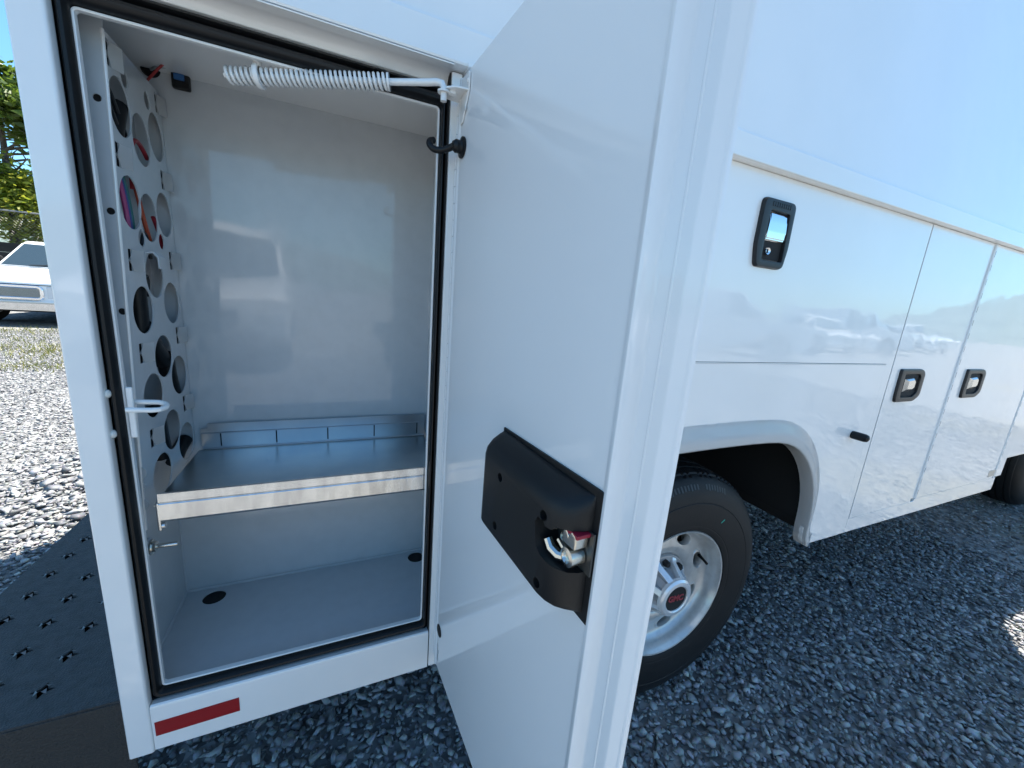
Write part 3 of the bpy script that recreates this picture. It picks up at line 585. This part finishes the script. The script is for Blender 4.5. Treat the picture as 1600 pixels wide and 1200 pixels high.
def small_handle(x):
    o = rpoly([(x-.012, 1.093), (x+.138, 1.093), (x+.158, 1.078), (x+.160, .995), (x+.120, .9745), (x-.004, .9745), (x-.010, 1.0)], [.008, .012, .012, .016, .012, .010, .01])
    cx, cz = x+.075, 1.034
    i_ = [(cx + (a-cx)*.66, cz + (b-cz)*.70) for a, b in o]
    h = bezel('door_handle', o, i_, .009)
    bm = B(); c = [(x+.030, 1.062), (x+.098, 1.070), (x+.114, 1.055), (x+.114, 1.012), (x+.09, .998), (x+.030, 1.000)]; ctr = (x+.062, 1.035)
    v = [bm.verts.new((a, .006, b)) for a, b in c]; t = [bm.verts.new((ctr[0] + (a-ctr[0])*.55, -.012, ctr[1] + (b-ctr[1])*.45 + .004)) for a, b in c]
    for k in range(6): bm.faces.new((v[k], v[(k+1) % 6], t[(k+1) % 6], t[k]))
    bm.faces.new(t); part('turn_latch', bm, mat('latch_steel', (.6, .6, .58), .16, metal=1), h, 20)
    bm = B(); box(bm, x+.02, x+.125, -.0022, -.0006, .992, 1.074); part('handle_cup', bm, BLACK, h)
small_handle(1.783); small_handle(2.300)
# ---- rear, front and far walls of the body, floor, chassis
bm = B(); box(bm, -.3227, -.3213, .0352, WY-.0005, .44, 1.5572); part('rear_wall', bm, PAINT, TR)
bm = B(); box(bm, 3.072, 3.0815, .036, WY-.0005, .56, 1.5572); part('front_wall', bm, PAINT, TR)
bm = B(); box(bm, -.31, 3.07, WY-.012, WY, .62, 1.5572); part('far_side_wall', bm, PAINT, TR)
bm = B(); box(bm, -.30, 3.06, .64, WY-.02, .78, .84); part('body_floor', bm, CHASSIS, TR)
bm = B(); box(bm, 1.5, 3.05, .03, .62, .50, .53); part('compartment_underside', bm, CHASSIS, TR)
bm = B(); box(bm, .2, .305, .045, .62, .46, .47); part('compartment_underside', bm, CHASSIS, TR)
for y in (.62, 1.36):
    bm = B(); box(bm, -.3, 5.66, y, y+.08, .55, .74, .004); part('chassis_rail', bm, CHASSIS, TR)
bm = B(); tube(bm, [(.912, .25, .388), (.912, 1.81, .388)], .05, 12); lathe(bm, [(0, -.13), (.09, -.12), (.14, 0), (.09, .12), (0, .13)], Matrix.Translation((.912, 1.03, .388)), 16); part('rear_axle', bm, CHASSIS, TR)
bm = B(); box(bm, .28, 1.55, .70, .74, .42, .48, .01); part('leaf_spring', bm, CHASSIS, TR)
# ---- rear step bumper
BZ = .533
def star(x, y, s=.0160):
    pts = []
    for k in range(8):
        r = s if k % 2 == 0 else s*.40; a = math.pi/4*k + .0
        pts.append((x + r*math.cos(a)*(1.0 if k % 4 == 0 else 1.0), y + r*math.sin(a)))
    return pts
st = []
for r_ in range(0, 30):
    for c_ in range(3):
        x = -.605 + c_*.0745; y = .019 + (r_*.069) + (.0345 if c_ == 1 else 0)
        y = .085 + r_*.0685 - (c_*.033 if c_ < 2 else .066)
        if .04 < y < WY-.06: st.append((x + .004, y))
plate = holed([(-.655, .028), (-.3235, .028), (-.3235, WY-.03), (-.655, WY-.03)], [star(a, b)[::-1] for a, b in st], .004, lambda a, b, t: (a, b, BZ-.004+t))
bump = link('rear_bumper', plate, STEPM, TR)
bm = B()
for a, b in st:                                         # raised teeth round each punched star
    for k in range(4):
        an = math.pi/2*k + math.pi/4; ca, sa = math.cos(an), math.sin(an)
        p = [(a + ca*.0062 - sa*.0035, b + sa*.0062 + ca*.0035), (a + ca*.0062 + sa*.0035, b + sa*.0062 - ca*.0035), (a + ca*.0115, b + sa*.0115)]
        v = [bm.verts.new((p[0][0], p[0][1], BZ+.0050)), bm.verts.new((p[1][0], p[1][1], BZ+.0050)), bm.verts.new((p[2][0], p[2][1], BZ+.0004))]
        bm.faces.new(v)
tt = part('grip_teeth', bm, mat('grey_tooth_metal', (.16, .165, .17), .4, metal=.5), bump, 0); tt['kind'] = 'stuff'  # teeth a paler grey than the step coating
bm = B(); box(bm, -.655, -.3235, .026, .0302, .36, BZ-.0042, .0015); part('bumper_end', bm, STEPS, bump)
bm = B(); box(bm, -.657, -.6525, .031, WY-.03, .36, BZ-.0042, .0015); part('bumper_face', bm, STEPS, bump)
bm = B(); box(bm, -.655, -.3235, WY-.034, WY-.03, .36, BZ-.0042, .0015); part('bumper_end', bm, STEPS, bump)
bm = B(); box(bm, -.648, -.33, .04, WY-.04, .508, .512); part('bumper_glint_sheet', bm, ZINC, bump)  # zinc sheet added under the step so the stars glint
# ---- wheels
def wheel(x, z, y, R0, parent, side=1, detail=True):
    """y = outermost sidewall plane, side=1 faces -y"""
    Mw = Matrix.Translation((x, y, z)) @ (Matrix.Rotation(R(90), 4, 'X') if side == 1 else Matrix.Rotation(R(-90), 4, 'X'))   # local +z points outward
    k = R0/.39
    bm = B(); s = k
    prof = [(.208, -.020), (.214, -.0085), (.226, -.0045), (.231, -.0052), (.234, -.0035), (.262, -.0008), (.292, 0), (.3035, -.0008), (.3050, -.0026), (.3075, -.0012), (.325, -.0040), (.345, -.010), (.362, -.020), (.3725, -.030), (.3765, -.038), (.378, -.0415), (.3825, -.0445), (.3865, -.056), (.3875, -.0680), (.3815, -.0685), (.3815, -.0755), (.388, -.076), (.3895, -.105), (.383, -.1055), (.383, -.1135), (.3898, -.114), (.39, -.144), (.3835, -.1445), (.3835, -.152), (.3895, -.1525), (.388, -.182), (.382, -.1825), (.382, -.19), (.386, -.1905), (.378, -.215), (.355, -.236), (.29, -.245), (.225, -.238), (.205, -.225)]
    def tread(r, h, a):
        if r > .3745:
            t = (a*110/(2*math.pi)) % 1
            if h > -.07 or h < -.185: return (r - (.0065 if t < .28 else 0), h)
            return (r - (.0018 if t < .2 else 0), h)
        return (r, h)
    lathe(bm, [(r*s, h*s) for r, h in prof], Mw, 330 if detail else 96, closed=True, mod=(lambda r, h, a: tuple(q*s for q in tread(r/s, h/s, a))) if detail else None)
    root = part('wheel', bm, TYRE, parent, 30)
    bm = B()
    rim = [(.208, -.0225), (.2115, -.014), (.2095, -.0095), (.2055, -.0105), (.2025, -.018), (.1985, -.026), (.1965, -.040), (.1945, -.052), (.186, -.062), (.176, -.0655), (.166, -.0655), (.150, -.062), (.134, -.058), (.118, -.0585), (.105, -.064), (.098, -.072), (.06, -.078), (.03, -.078), (.03, -.092), (.10, -.090), (.12, -.076), (.17, -.083), (.19, -.085), (.196, -.12), (.19, -.20), (.206, -.225), (.2145, -.22)]
    lathe(bm, [(r*s, h*s) for r, h in rim], Mw, 96, closed=True)
    rm = mesh_from_bm(bm, 40)
    if detail:
        cuts = []
        for q in range(8):
            a = 2*math.pi*(q+.42)/8; c = B(); e = [(math.cos(t)*.0185, math.sin(t)*.031) for t in [2*math.pi*j/18 for j in range(18)]]
            Mr = Mw @ Matrix.Rotation(a, 4, 'Z') @ Matrix.Translation((.158*s, 0, 0))
            prism(c, e, lambda p, w: Mr @ Vector((p*s, w*s, -.045*s)), lambda p, w: Mr @ Vector((p*s, w*s, -.12*s))); cuts.append(mesh_from_bm(c, 0))
        rm = carve(rm, cuts)
    link('rim', rm, ALLOY, root)
    if not detail: return root
    bm = B(); lathe(bm, [(0, -.15), (.185, -.15), (.185, -.16), (0, -.16)], Mw, 40); part('brake_drum', bm, BLACK, root)
    for q in range(8):
        a = 2*math.pi*(q+.42)/8; Mr = Mw @ Matrix.Rotation(a, 4, 'Z') @ Matrix.Translation((.158*s, 0, -.0615*s))
        bm = B(); lathe(bm, [(.0178, -.012), (.0186, -.002), (.0200, .0012), (.0220, .0006), (.0240, -.004), (.0200, -.009)], Mr @ Matrix.Diagonal((1, 1.66, 1, 1)), 24, closed=True); part('vent_rim', bm, ALLOY, root)
    # centre cap
    bm = B(); lathe(bm, [(.100, -.078), (.102, -.064), (.0985, -.058), (.0925, -.056), (.082, -.058), (.0790, -.050), (.0610, -.004), (.0575, -.0005), (.0, -.0005)], Mw, 64,
                    mod=lambda r, h, a: ((r - (.014 if .055 < r < .08 and math.cos(8*a) > -.1 else 0)), h))
    cap = part('hub_cap', bm, mat('grey_cap_recess', (.34, .35, .36), .35, metal=.4), root, 40)
    bm = B(); lathe(bm, [(.0405, -.002), (.0410, .0075), (.0445, .0098), (.0550, .0088), (.0612, .0035), (.0622, -.0065), (.0405, -.0065)], Mw, 48, closed=True); part('cap_ring', bm, CAPSIL, root)
    bm = B(); lathe(bm, [(0, .0045), (.0408, .0045), (.0408, -.001), (0, -.001)], Mw, 40); part('cap_badge', bm, BLACK, root)
    spin = R(-3)
    link('badge_lettering', text_mesh('GMC', .027, Mw @ Matrix.Rotation(spin, 4, 'Z') @ Matrix.Translation((0, 0, .0052)), .0008, .0010), RED, root)
    for q in range(8):
        a = 2*math.pi*q/8; Mr = Mw @ Matrix.Rotation(a + math.pi/8, 4, 'Z')
        bm = B(); pr_ = [(.0585, .0035), (.0625, -.004), (.0835, -.047), (.096, -.0545), (.096, -.060), (.050, -.055), (.046, -.012)]
        prism(bm, pr_, lambda r, h: Mr @ Vector((r, -.0095, h)), lambda r, h: Mr @ Vector((r, .0095, h)), bev=.002); part('cap_rib', bm, CAPSIL, root)
        Mq = Mw @ Matrix.Rotation(a, 4, 'Z') @ Matrix.Translation((.0795, 0, 0))
        bm = B(); lathe(bm, [(0, -.040), (.0075, -.040), (.0108, -.044), (.0118, -.066), (0, -.066)], Mq, 6); part('lug_nut', bm, BLACK, root)
    bm = B(); a = R(22); d = Vector((math.cos(a), math.sin(a), 0)); tube(bm, [Mw @ (d*.172 + Vector((0, 0, -.066))), Mw @ (d*.168 + Vector((0, 0, -.045))), Mw @ (d*.163 + Vector((0, 0, -.026)))], [.006, .0045, .0042], 10); part('valve_stem', bm, RUBBER, root)
    bm = B(); e = R(62)
    for q in range(22):
        a = R(66) + q*R(2.0)
        if q in (8, 9): continue
        for r0, r1 in (((.345, .358),) if q % 3 else ((.343, .359),)):
            Ma = Mw @ Matrix.Rotation(a, 4, 'Z'); hh = lambda r: -.0092 - (r-.343)*.62
            vs_ = [bm.verts.new(Ma @ Vector((r, t, hh(r)+.0016))) for r, t in ((r0, -.0035), (r1, -.0035), (r1, .0025), (r0, .0025))]; bm.faces.new(vs_)
    part('raised_lettering', bm, mat('tyre_lettering', (.03, .0305, .032), .5), root, 0)['kind'] = 'stuff'
    bm = B(); Ma = Mw @ Matrix.Rotation(R(58), 4, 'Z'); vs_ = [bm.verts.new(Ma @ Vector(p)) for p in ((.262, -.001, .0004), (.276, -.006, .0012), (.279, -.003, .0012), (.265, .002, .0004))]; bm.faces.new(vs_); part('chalk_mark', bm, GREENP, root, 0)
    return root
wheel(.912, .39, .026, .39, TR)
wheel(.912, .39, WY-.026, .39, TR, -1, False)
wheel(4.70, .39, .185, .39, TR, 1, False)
wheel(4.70, .39, WY-.185, .39, TR, -1, False)
# ---- cab
bm = B()
low = [(3.13, .586), (4.21, .60), (4.23, .72), (4.32, .84), (4.51, .90), (4.88, .90), (5.06, .84), (5.15, .72), (5.18, .55), (5.68, .55), (5.72, .80), (5.68, 1.02), (5.01, 1.16), (4.55, 1.22), (3.13, 1.24)]
yprism(bm, low, .045, WY-.045, bev=.02); cab = part('cab', bm, PAINT, TR)
bm = B(); gh = [(3.13, 1.238), (4.66, 1.215), (4.10, 1.98), (3.90, 2.06), (3.13, 2.08)]
v0 = [bm.verts.new((a, .06 + (b-1.2)*.21, b)) for a, b in gh]; v1 = [bm.verts.new((a, WY-.06-(b-1.2)*.21, b)) for a, b in gh]
for i in range(5): bm.faces.new((v0[i], v0[(i+1) % 5], v1[(i+1) % 5], v1[i]))
bm.faces.new(v0); bm.faces.new(v1[::-1]); bmesh.ops.bevel(bm, geom=bm.edges[:], offset=.03, segments=3, affect='EDGES'); part('cab_roof', bm, PAINT, TR)
for s_ in (0, 1):
    bm = B(); q = [(3.32, 1.30), (4.42, 1.28), (4.04, 1.84), (3.32, 1.90)]; f = lambda a, b, o: (a, (.058 + (b-1.2)*.21 - o) if s_ == 0 else WY - (.058 + (b-1.2)*.21 - o), b)
    prism(bm, q, lambda a, b: f(a, b, .0), lambda a, b: f(a, b, .006)); part('door_window', bm, GLASS, cab)
bm = B(); prism(bm, [(.2, 0), (WY-.2, 0), (WY-.3, 1), (.3, 1)], lambda a, b: (4.63-.454*b, a, 1.26+.62*b), lambda a, b: (4.648-.454*b, a, 1.27+.62*b)); part('windscreen', bm, GLASS, cab)
bm = B(); box(bm, 5.715, 5.73, .5, WY-.5, .72, .98, .01); part('grille', bm, GREYPL, cab)
for y in (.18, WY-.46):
    bm = B(); box(bm, 5.70, 5.725, y, y+.28, .76, .96, .01); part('headlight', bm, LENS, cab)
bm = B(); box(bm, 5.70, 5.82, .06, WY-.06, .45, .62, .03, 3); part('front_bumper', bm, CHROME, cab)

# ================================================================== the parked pickup and other vehicles
def vehicle(name, label, cx, fy, sgn=1, kind='pickup', group=None, yaw=0):
    """front at local y=0 facing -y, body towards +y"""
    t = thing(name, label, 'pickup' if kind == 'pickup' else 'van', (cx, fy, 0), group, yaw)
    T = WM(t)
    def pt(n, bm, m, sm=35, par=None):
        bmesh.ops.transform(bm, matrix=T, verts=bm.verts); return part(n, bm, m, par or t, sm)
    HW = .88 if kind == 'pickup' else .98
    bm = B()
    if kind == 'pickup': pr = [(.02, .36), (0, .46), (0, .80), (.06, .86), (.45, .96), (1.22, 1.04), (1.34, 1.08), (5.1, 1.08), (5.14, .40), (4.45, .36), (4.40, .55), (4.22, .70), (3.95, .76), (3.68, .70), (3.50, .55), (3.45, .36), (1.35, .36), (1.30, .55), (1.12, .70), (.85, .76), (.58, .70), (.42, .55), (.38, .36)]
    else: pr = [(.02, .36), (0, .5), (0, .95), (.2, 1.08), (.75, 1.18), (1.2, 1.22), (5.6, 1.22), (5.62, .40), (4.9, .36), (4.85, .55), (4.67, .72), (4.35, .78), (4.03, .72), (3.85, .55), (3.80, .36), (1.45, .36), (1.40, .55), (1.22, .72), (.9, .78), (.58, .72), (.42, .55), (.38, .36)]
    prism(bm, pr, lambda a, b: (-HW, a, b), lambda a, b: (HW, a, b), bev=.025); pt('body', bm, WHITE2)
    bm = B()
    gh = [(1.25, 1.06), (1.86, 1.58), (2.05, 1.62), (3.0, 1.62), (3.25, 1.07)] if kind == 'pickup' else [(1.1, 1.2), (1.75, 1.95), (2.0, 2.06), (5.5, 2.1), (5.6, 1.21)]
    z0, zt = gh[0][1], max(b for _, b in gh); tuck = lambda b: (b-z0)/(zt-z0)*(.16 if kind == 'pickup' else .12)
    v0 = [bm.verts.new((-HW+.04+tuck(b), a, b)) for a, b in gh]; v1 = [bm.verts.new((HW-.04-tuck(b), a, b)) for a, b in gh]; n = len(gh)
    for i in range(n): bm.faces.new((v0[i], v0[(i+1) % n], v1[(i+1) % n], v1[i]))
    bm.faces.new(v0); bm.faces.new(v1[::-1]); bmesh.ops.recalc_face_normals(bm, faces=bm.faces); bmesh.ops.bevel(bm, geom=bm.edges[:], offset=.035, segments=3, affect='EDGES'); pt('cab_roof', bm, WHITE2)
    (a0, b0), (a1, b1) = gh[0], gh[1]
    def ws(s, w, o):
        a, b = a0+(a1-a0)*s, b0+(b1-b0)*s; nx, nz = -(b1-b0), (a1-a0); l = math.hypot(nx, nz); return (w*(HW-.11-tuck(b)), a+nx/l*o, b+nz/l*o)
    bm = B(); prism(bm, [(.06, -1), (.06, 1), (.93, 1), (.93, -1)], lambda s, w: ws(s, w, -.01), lambda s, w: ws(s, w, .006)); pt('windscreen', bm, GLASS)
    for wd in (-.45, .12):
        bm = B(); tube(bm, [ws(.07, wd, .02), ws(.10, wd+.28, .02), ws(.16, wd+.5, .018)], .008, 6); pt('wiper', bm, BLACK)
    for sx in (-1, 1):
        sp = [(a0+.35, b0+.06), (a1+.12, zt-.12), (2.85 if kind == 'pickup' else 2.4, zt-.12), (2.98 if kind == 'pickup' else 2.4, b0+.06)]
        bm = B(); prism(bm, sp, lambda a, b: (sx*(HW-.038-tuck(b)), a, b), lambda a, b: (sx*(HW-.03-tuck(b)), a, b)); pt('side_window', bm, GLASS)
        bm = B(); box(bm, sx*(HW+.10)-.08, sx*(HW+.10)+.08, a0+.32, a0+.42, b0+.04, b0+.2, .03); pt('mirror', bm, BLACK)
        bm = B(); xa, xb = sorted((sx*.46, sx*(HW-.05))); box(bm, xa, xb, -.012, .03, .52, .74, .012); pt('headlight', bm, LENS)
        for wy in ((.85, 3.95) if kind == 'pickup' else (.9, 4.35)):
            Mw = Matrix.Translation((sx*HW*.99, wy, .34)) @ Matrix.Rotation(R(90*sx), 4, 'Y')
            bm = B(); lathe(bm, [(.19, -.02), (.26, 0), (.31, -.01), (.34, -.05), (.34, -.17), (.30, -.22), (.19, -.2)], Mw, 32, closed=True); w = pt('tyre', bm, TYRE)
            bm = B(); lathe(bm, [(0, -.03), (.07, -.03), (.10, -.05), (.17, -.05), (.195, -.015), (.2, -.19), (0, -.19)], Mw, 32); pt('rim', bm, ALLOY)
    if kind == 'pickup':
        bm = B(); ring(bm, (-.37, .37, .535, .70), [(.0, 0), (.0, -.03), (.012, -.04), (.045, -.04), (.055, -.03), (.055, .0)], .03); pt('grille_frame', bm, CHROME)
        bm = B(); box(bm, -.40, .40, -.006, .0, .505, .73); pt('grille_backing', bm, BLACK)
        for k in range(9):
            bm = B(); z = .545 + k*.018; box(bm, -.375, .375, -.022, -.004, z-.0045, z+.0045); pt('grille_bar', bm, PLATE)
        bm = B(); box(bm, -HW-.02, HW+.02, -.12, .02, .29, .45, .02, 3); pt('front_bumper', bm, CHROME)
        bm = B(); box(bm, -HW-.02, HW+.02, -.128, -.1, .425, .456, .008); pt('bumper_pad', bm, PLATE)
        bm = B(); box(bm, -HW+.02, HW-.02, -.004, .02, .755, .768); pt('bonnet_gap', bm, BLACK)
    else:
        bm = B(); box(bm, -.43, .43, -.02, .02, .55, .80, .01); pt('grille', bm, GREYPL)
        bm = B(); box(bm, -HW-.02, HW+.02, -.12, .02, .32, .5, .03, 3); pt('front_bumper', bm, GREYPL)
    bm = B(); box(bm, -.7, .7, .3, 4.6, .24, .38); pt('underbody', bm, CHASSIS)
    return t
vehicle('parked_pickup', 'white pickup with chrome grille frame parked before the chain link fence', -5.48, 9.83)
# vehicles across the yard, seen mirrored in the white paint
for x_, y_, a_, k_, l_ in ((-1.55, -4.7, 176, 'van', 'white cargo van facing the open compartment across the yard'), (2.2, -8.2, 190, 'van', 'white cargo van parked next to the one facing the open compartment'),
                       (13.4, -6.8, 150, 'van', 'white cargo van standing angled opposite the wheel arch'), (19.5, -8.6, 205, 'pickup', 'white pickup between two vans across the yard'),
                       (25.5, -9.0, 165, 'van', 'white cargo van past the white pickup across the yard'), (33.0, -10.5, 200, 'pickup', 'white pickup at the end of the row across the yard')):
    vehicle('parked_van' if k_ == 'van' else 'parked_pickup', l_, x_, y_, kind=k_, group='vehicles parked across the yard', yaw=R(a_))

# ================================================================== fence, timber wall, trees
def leaves(center, radii, n, size, clumps=26):
    cl = rng.normal(size=(clumps, 3)); cl /= np.linalg.norm(cl, axis=1)[:, None]; cl *= rng.uniform(.35, 1, (clumps, 1)); cr = rng.uniform(.16, .38, clumps)
    k = rng.integers(0, clumps, n); p = cl[k] + rng.normal(size=(n, 3))*cr[k][:, None]*.55
    p = p*np.array(radii) + np.array(center)
    a = rng.normal(size=(n, 3)); a /= np.linalg.norm(a, axis=1)[:, None]; a[:, 2] *= .5
    b = np.cross(a, rng.normal(size=(n, 3))); b /= np.linalg.norm(b, axis=1)[:, None]; s = (size*rng.uniform(.6, 1.3, n))[:, None]
    V = np.stack([p - a*s, p + b*s*.42, p + a*s, p - b*s*.42], 1).reshape(-1, 3)
    F = np.arange(4*n).reshape(-1, 4); me = bpy.data.meshes.new('leaves'); me.from_pydata(V.tolist(), [], F.tolist()); return me
def tree(name, label, x, y, h, crown_c, radii, n, size, m, bare=0, cat='tree'):
    t = thing(name, label, cat, (x, y, 0)); bm = B()
    top = Vector((x+.2, y, h*.8)); tube(bm, [(x, y, -.05), (x+.05, y, h*.2), (x+.12, y+.05, h*.5), top], [.16, .12, .08, .03] if h > 3 else [.06, .05, .04, .02], 10)
    for k in range((14 if cat == 'tree' else 4) + bare):
        b0 = Vector((x+.1, y, h*random.uniform(.3, .75))); an = random.uniform(0, 6.28); ln = radii[0]*random.uniform(.5, 1.0)
        e = b0 + Vector((math.cos(an)*ln, math.sin(an)*ln, ln*random.uniform(.15, .7))); md = b0.lerp(e, .5) + Vector((0, 0, random.uniform(-.1, .15)))
        tube(bm, [b0, md, e], [.035, .022, .008] if h > 3 else [.018, .012, .005], 6)
        e2 = md + Vector((random.uniform(-.6, .6), random.uniform(-.5, .5), random.uniform(-.1, .5))); tube(bm, [md, md.lerp(e2, .5) + Vector((0, 0, .05)), e2], [.016, .01, .004], 5)
    part('trunk', bm, BARK, t); link('crown', leaves(crown_c, radii, n, size), m, t); return t
tree('broadleaf_tree', 'tall dark green broadleaf tree rising behind the fence and pickup', -7.9, 14.8, 6.6, (-7.7, 14.6, 5.05), (1.5, 1.4, 1.05), 5200, .12, LEAF_D, 16)
tree('broadleaf_tree', 'taller broadleaf tree standing apart further along the fence', -11.5, 16.0, 7.6, (-11.3, 16.0, 5.6), (2.3, 2.0, 1.9), 5000, .14, LEAF_D, 6)
tree('leafy_bush', 'yellow green bush growing over the chain link fence', -7.0, 14.3, 3.2, (-7.1, 14.3, 2.55), (1.35, .8, 1.15), 10000, .085, LEAF_L, 4, 'bush')
tree('leafy_bush', 'broad yellow green bush beside the wooden wall end', -9.6, 14.5, 3.3, (-9.4, 14.4, 2.4), (1.6, .8, 1.2), 7000, .09, LEAF_L, 2, 'bush')
tree('leafy_bush', 'low dark bush in the gap under the tall tree', -5.2, 14.4, 3.0, (-5.3, 14.5, 2.2), (1.2, .8, 1.0), 5000, .085, LEAF_D, 4, 'bush')
tree('broadleaf_tree', 'slender broadleaf tree beyond the pickup side of the fence', -4.3, 16.4, 6.0, (-4.2, 16.3, 4.3), (1.4, 1.3, 1.5), 4000, .12, LEAF_D, 6)
fw = thing('timber_wall', 'low dark timber wall below the chain link fence', 'wall', (-8, 13.2, 0))
for k in range(7):
    bm = B(); box(bm, -13, 3, 13.2, 13.26, .0+k*.226, .222+k*.226, .006); part('plank', bm, TIMBER, fw)
cf = thing('chain_link_fence', 'grey chain link fence above the dark timber wall', 'fence', (-8, 13.32, 0))
for k in range(9):
    bm = B(); tube(bm, [(-13+k*1.8, 13.32, 0), (-13+k*1.8, 13.32, 2.36)], .025, 8); part('fence_post', bm, WIREF, cf)
bm = B(); tube(bm, [(-13, 13.32, 2.32), (2.6, 13.32, 2.32)], .02, 8); part('fence_rail', bm, WIREF, cf)
bm = B(); h_ = .75
for k in range(205):
    x = -12.2 + k*.072
    for s_ in (1, -1):
        p = [(x, 13.30, 1.56), (x+s_*h_, 13.302, 1.56+h_)]; tube(bm, p, .0016, 3, False)
ff = part('wire_mesh', bm, WIREF, cf, 0); ff['kind'] = 'stuff'
# grass in the gravel
n = 2600; ctr = np.array([(-3.7, 6.5), (-4.3, 6.9), (-3.2, 5.7), (-4.6, 7.9), (-3.3, 6.9), (-3.6, 7.1), (-5.2, 8.9), (-4.4, 9.2)]); sp = np.array([.7, .8, .35, .7, .5, .6, .6, .6])
k = rng.integers(0, 8, n); p = ctr[k] + rng.normal(size=(n, 2))*sp[k][:, None]*np.array([1, .45]); h = rng.uniform(.02, .07, n); an = rng.uniform(0, 6.28, n); w = .006
V = np.stack([np.c_[p[:, 0]-np.cos(an)*w, p[:, 1]-np.sin(an)*w, np.zeros(n)], np.c_[p[:, 0]+np.cos(an)*w, p[:, 1]+np.sin(an)*w, np.zeros(n)], np.c_[p + rng.normal(size=(n, 2))*.025, h]], 1).reshape(-1, 3)
me = bpy.data.meshes.new('grass'); me.from_pydata(V.tolist(), [], np.arange(3*n).reshape(-1, 3).tolist())
gr = link('grass', me, GRASSM); gr['kind'] = 'stuff'; gr['label'] = 'thin dry grass tufts growing through the gravel'; gr['category'] = 'grass'
# wooded hills round the yard
bm = B(); seg = 160; rows = []
for j, (rr, f_) in enumerate(((120, 0), (170, .45), (240, .85), (320, 1.), (420, .9))):
    row = []
    for i in range(seg):
        a = 2*math.pi*i/seg; hh = 15 + 9*math.sin(3*a+1) + 6*math.sin(7*a+2) + 2.5*math.sin(19*a)
        row.append(bm.verts.new((math.cos(a)*rr, math.sin(a)*rr, hh*f_ + random.uniform(-1, 1)*f_ - .3)))
    rows.append(row)
for a, b in zip(rows, rows[1:]):
    for i in range(seg): bm.faces.new((a[i], a[(i+1) % seg], b[(i+1) % seg], b[i]))
hl = part('wooded_hills', bm, HILLM, None); hl['kind'] = 'structure'; hl['label'] = 'low wooded hills round the yard'; hl['category'] = 'hills'
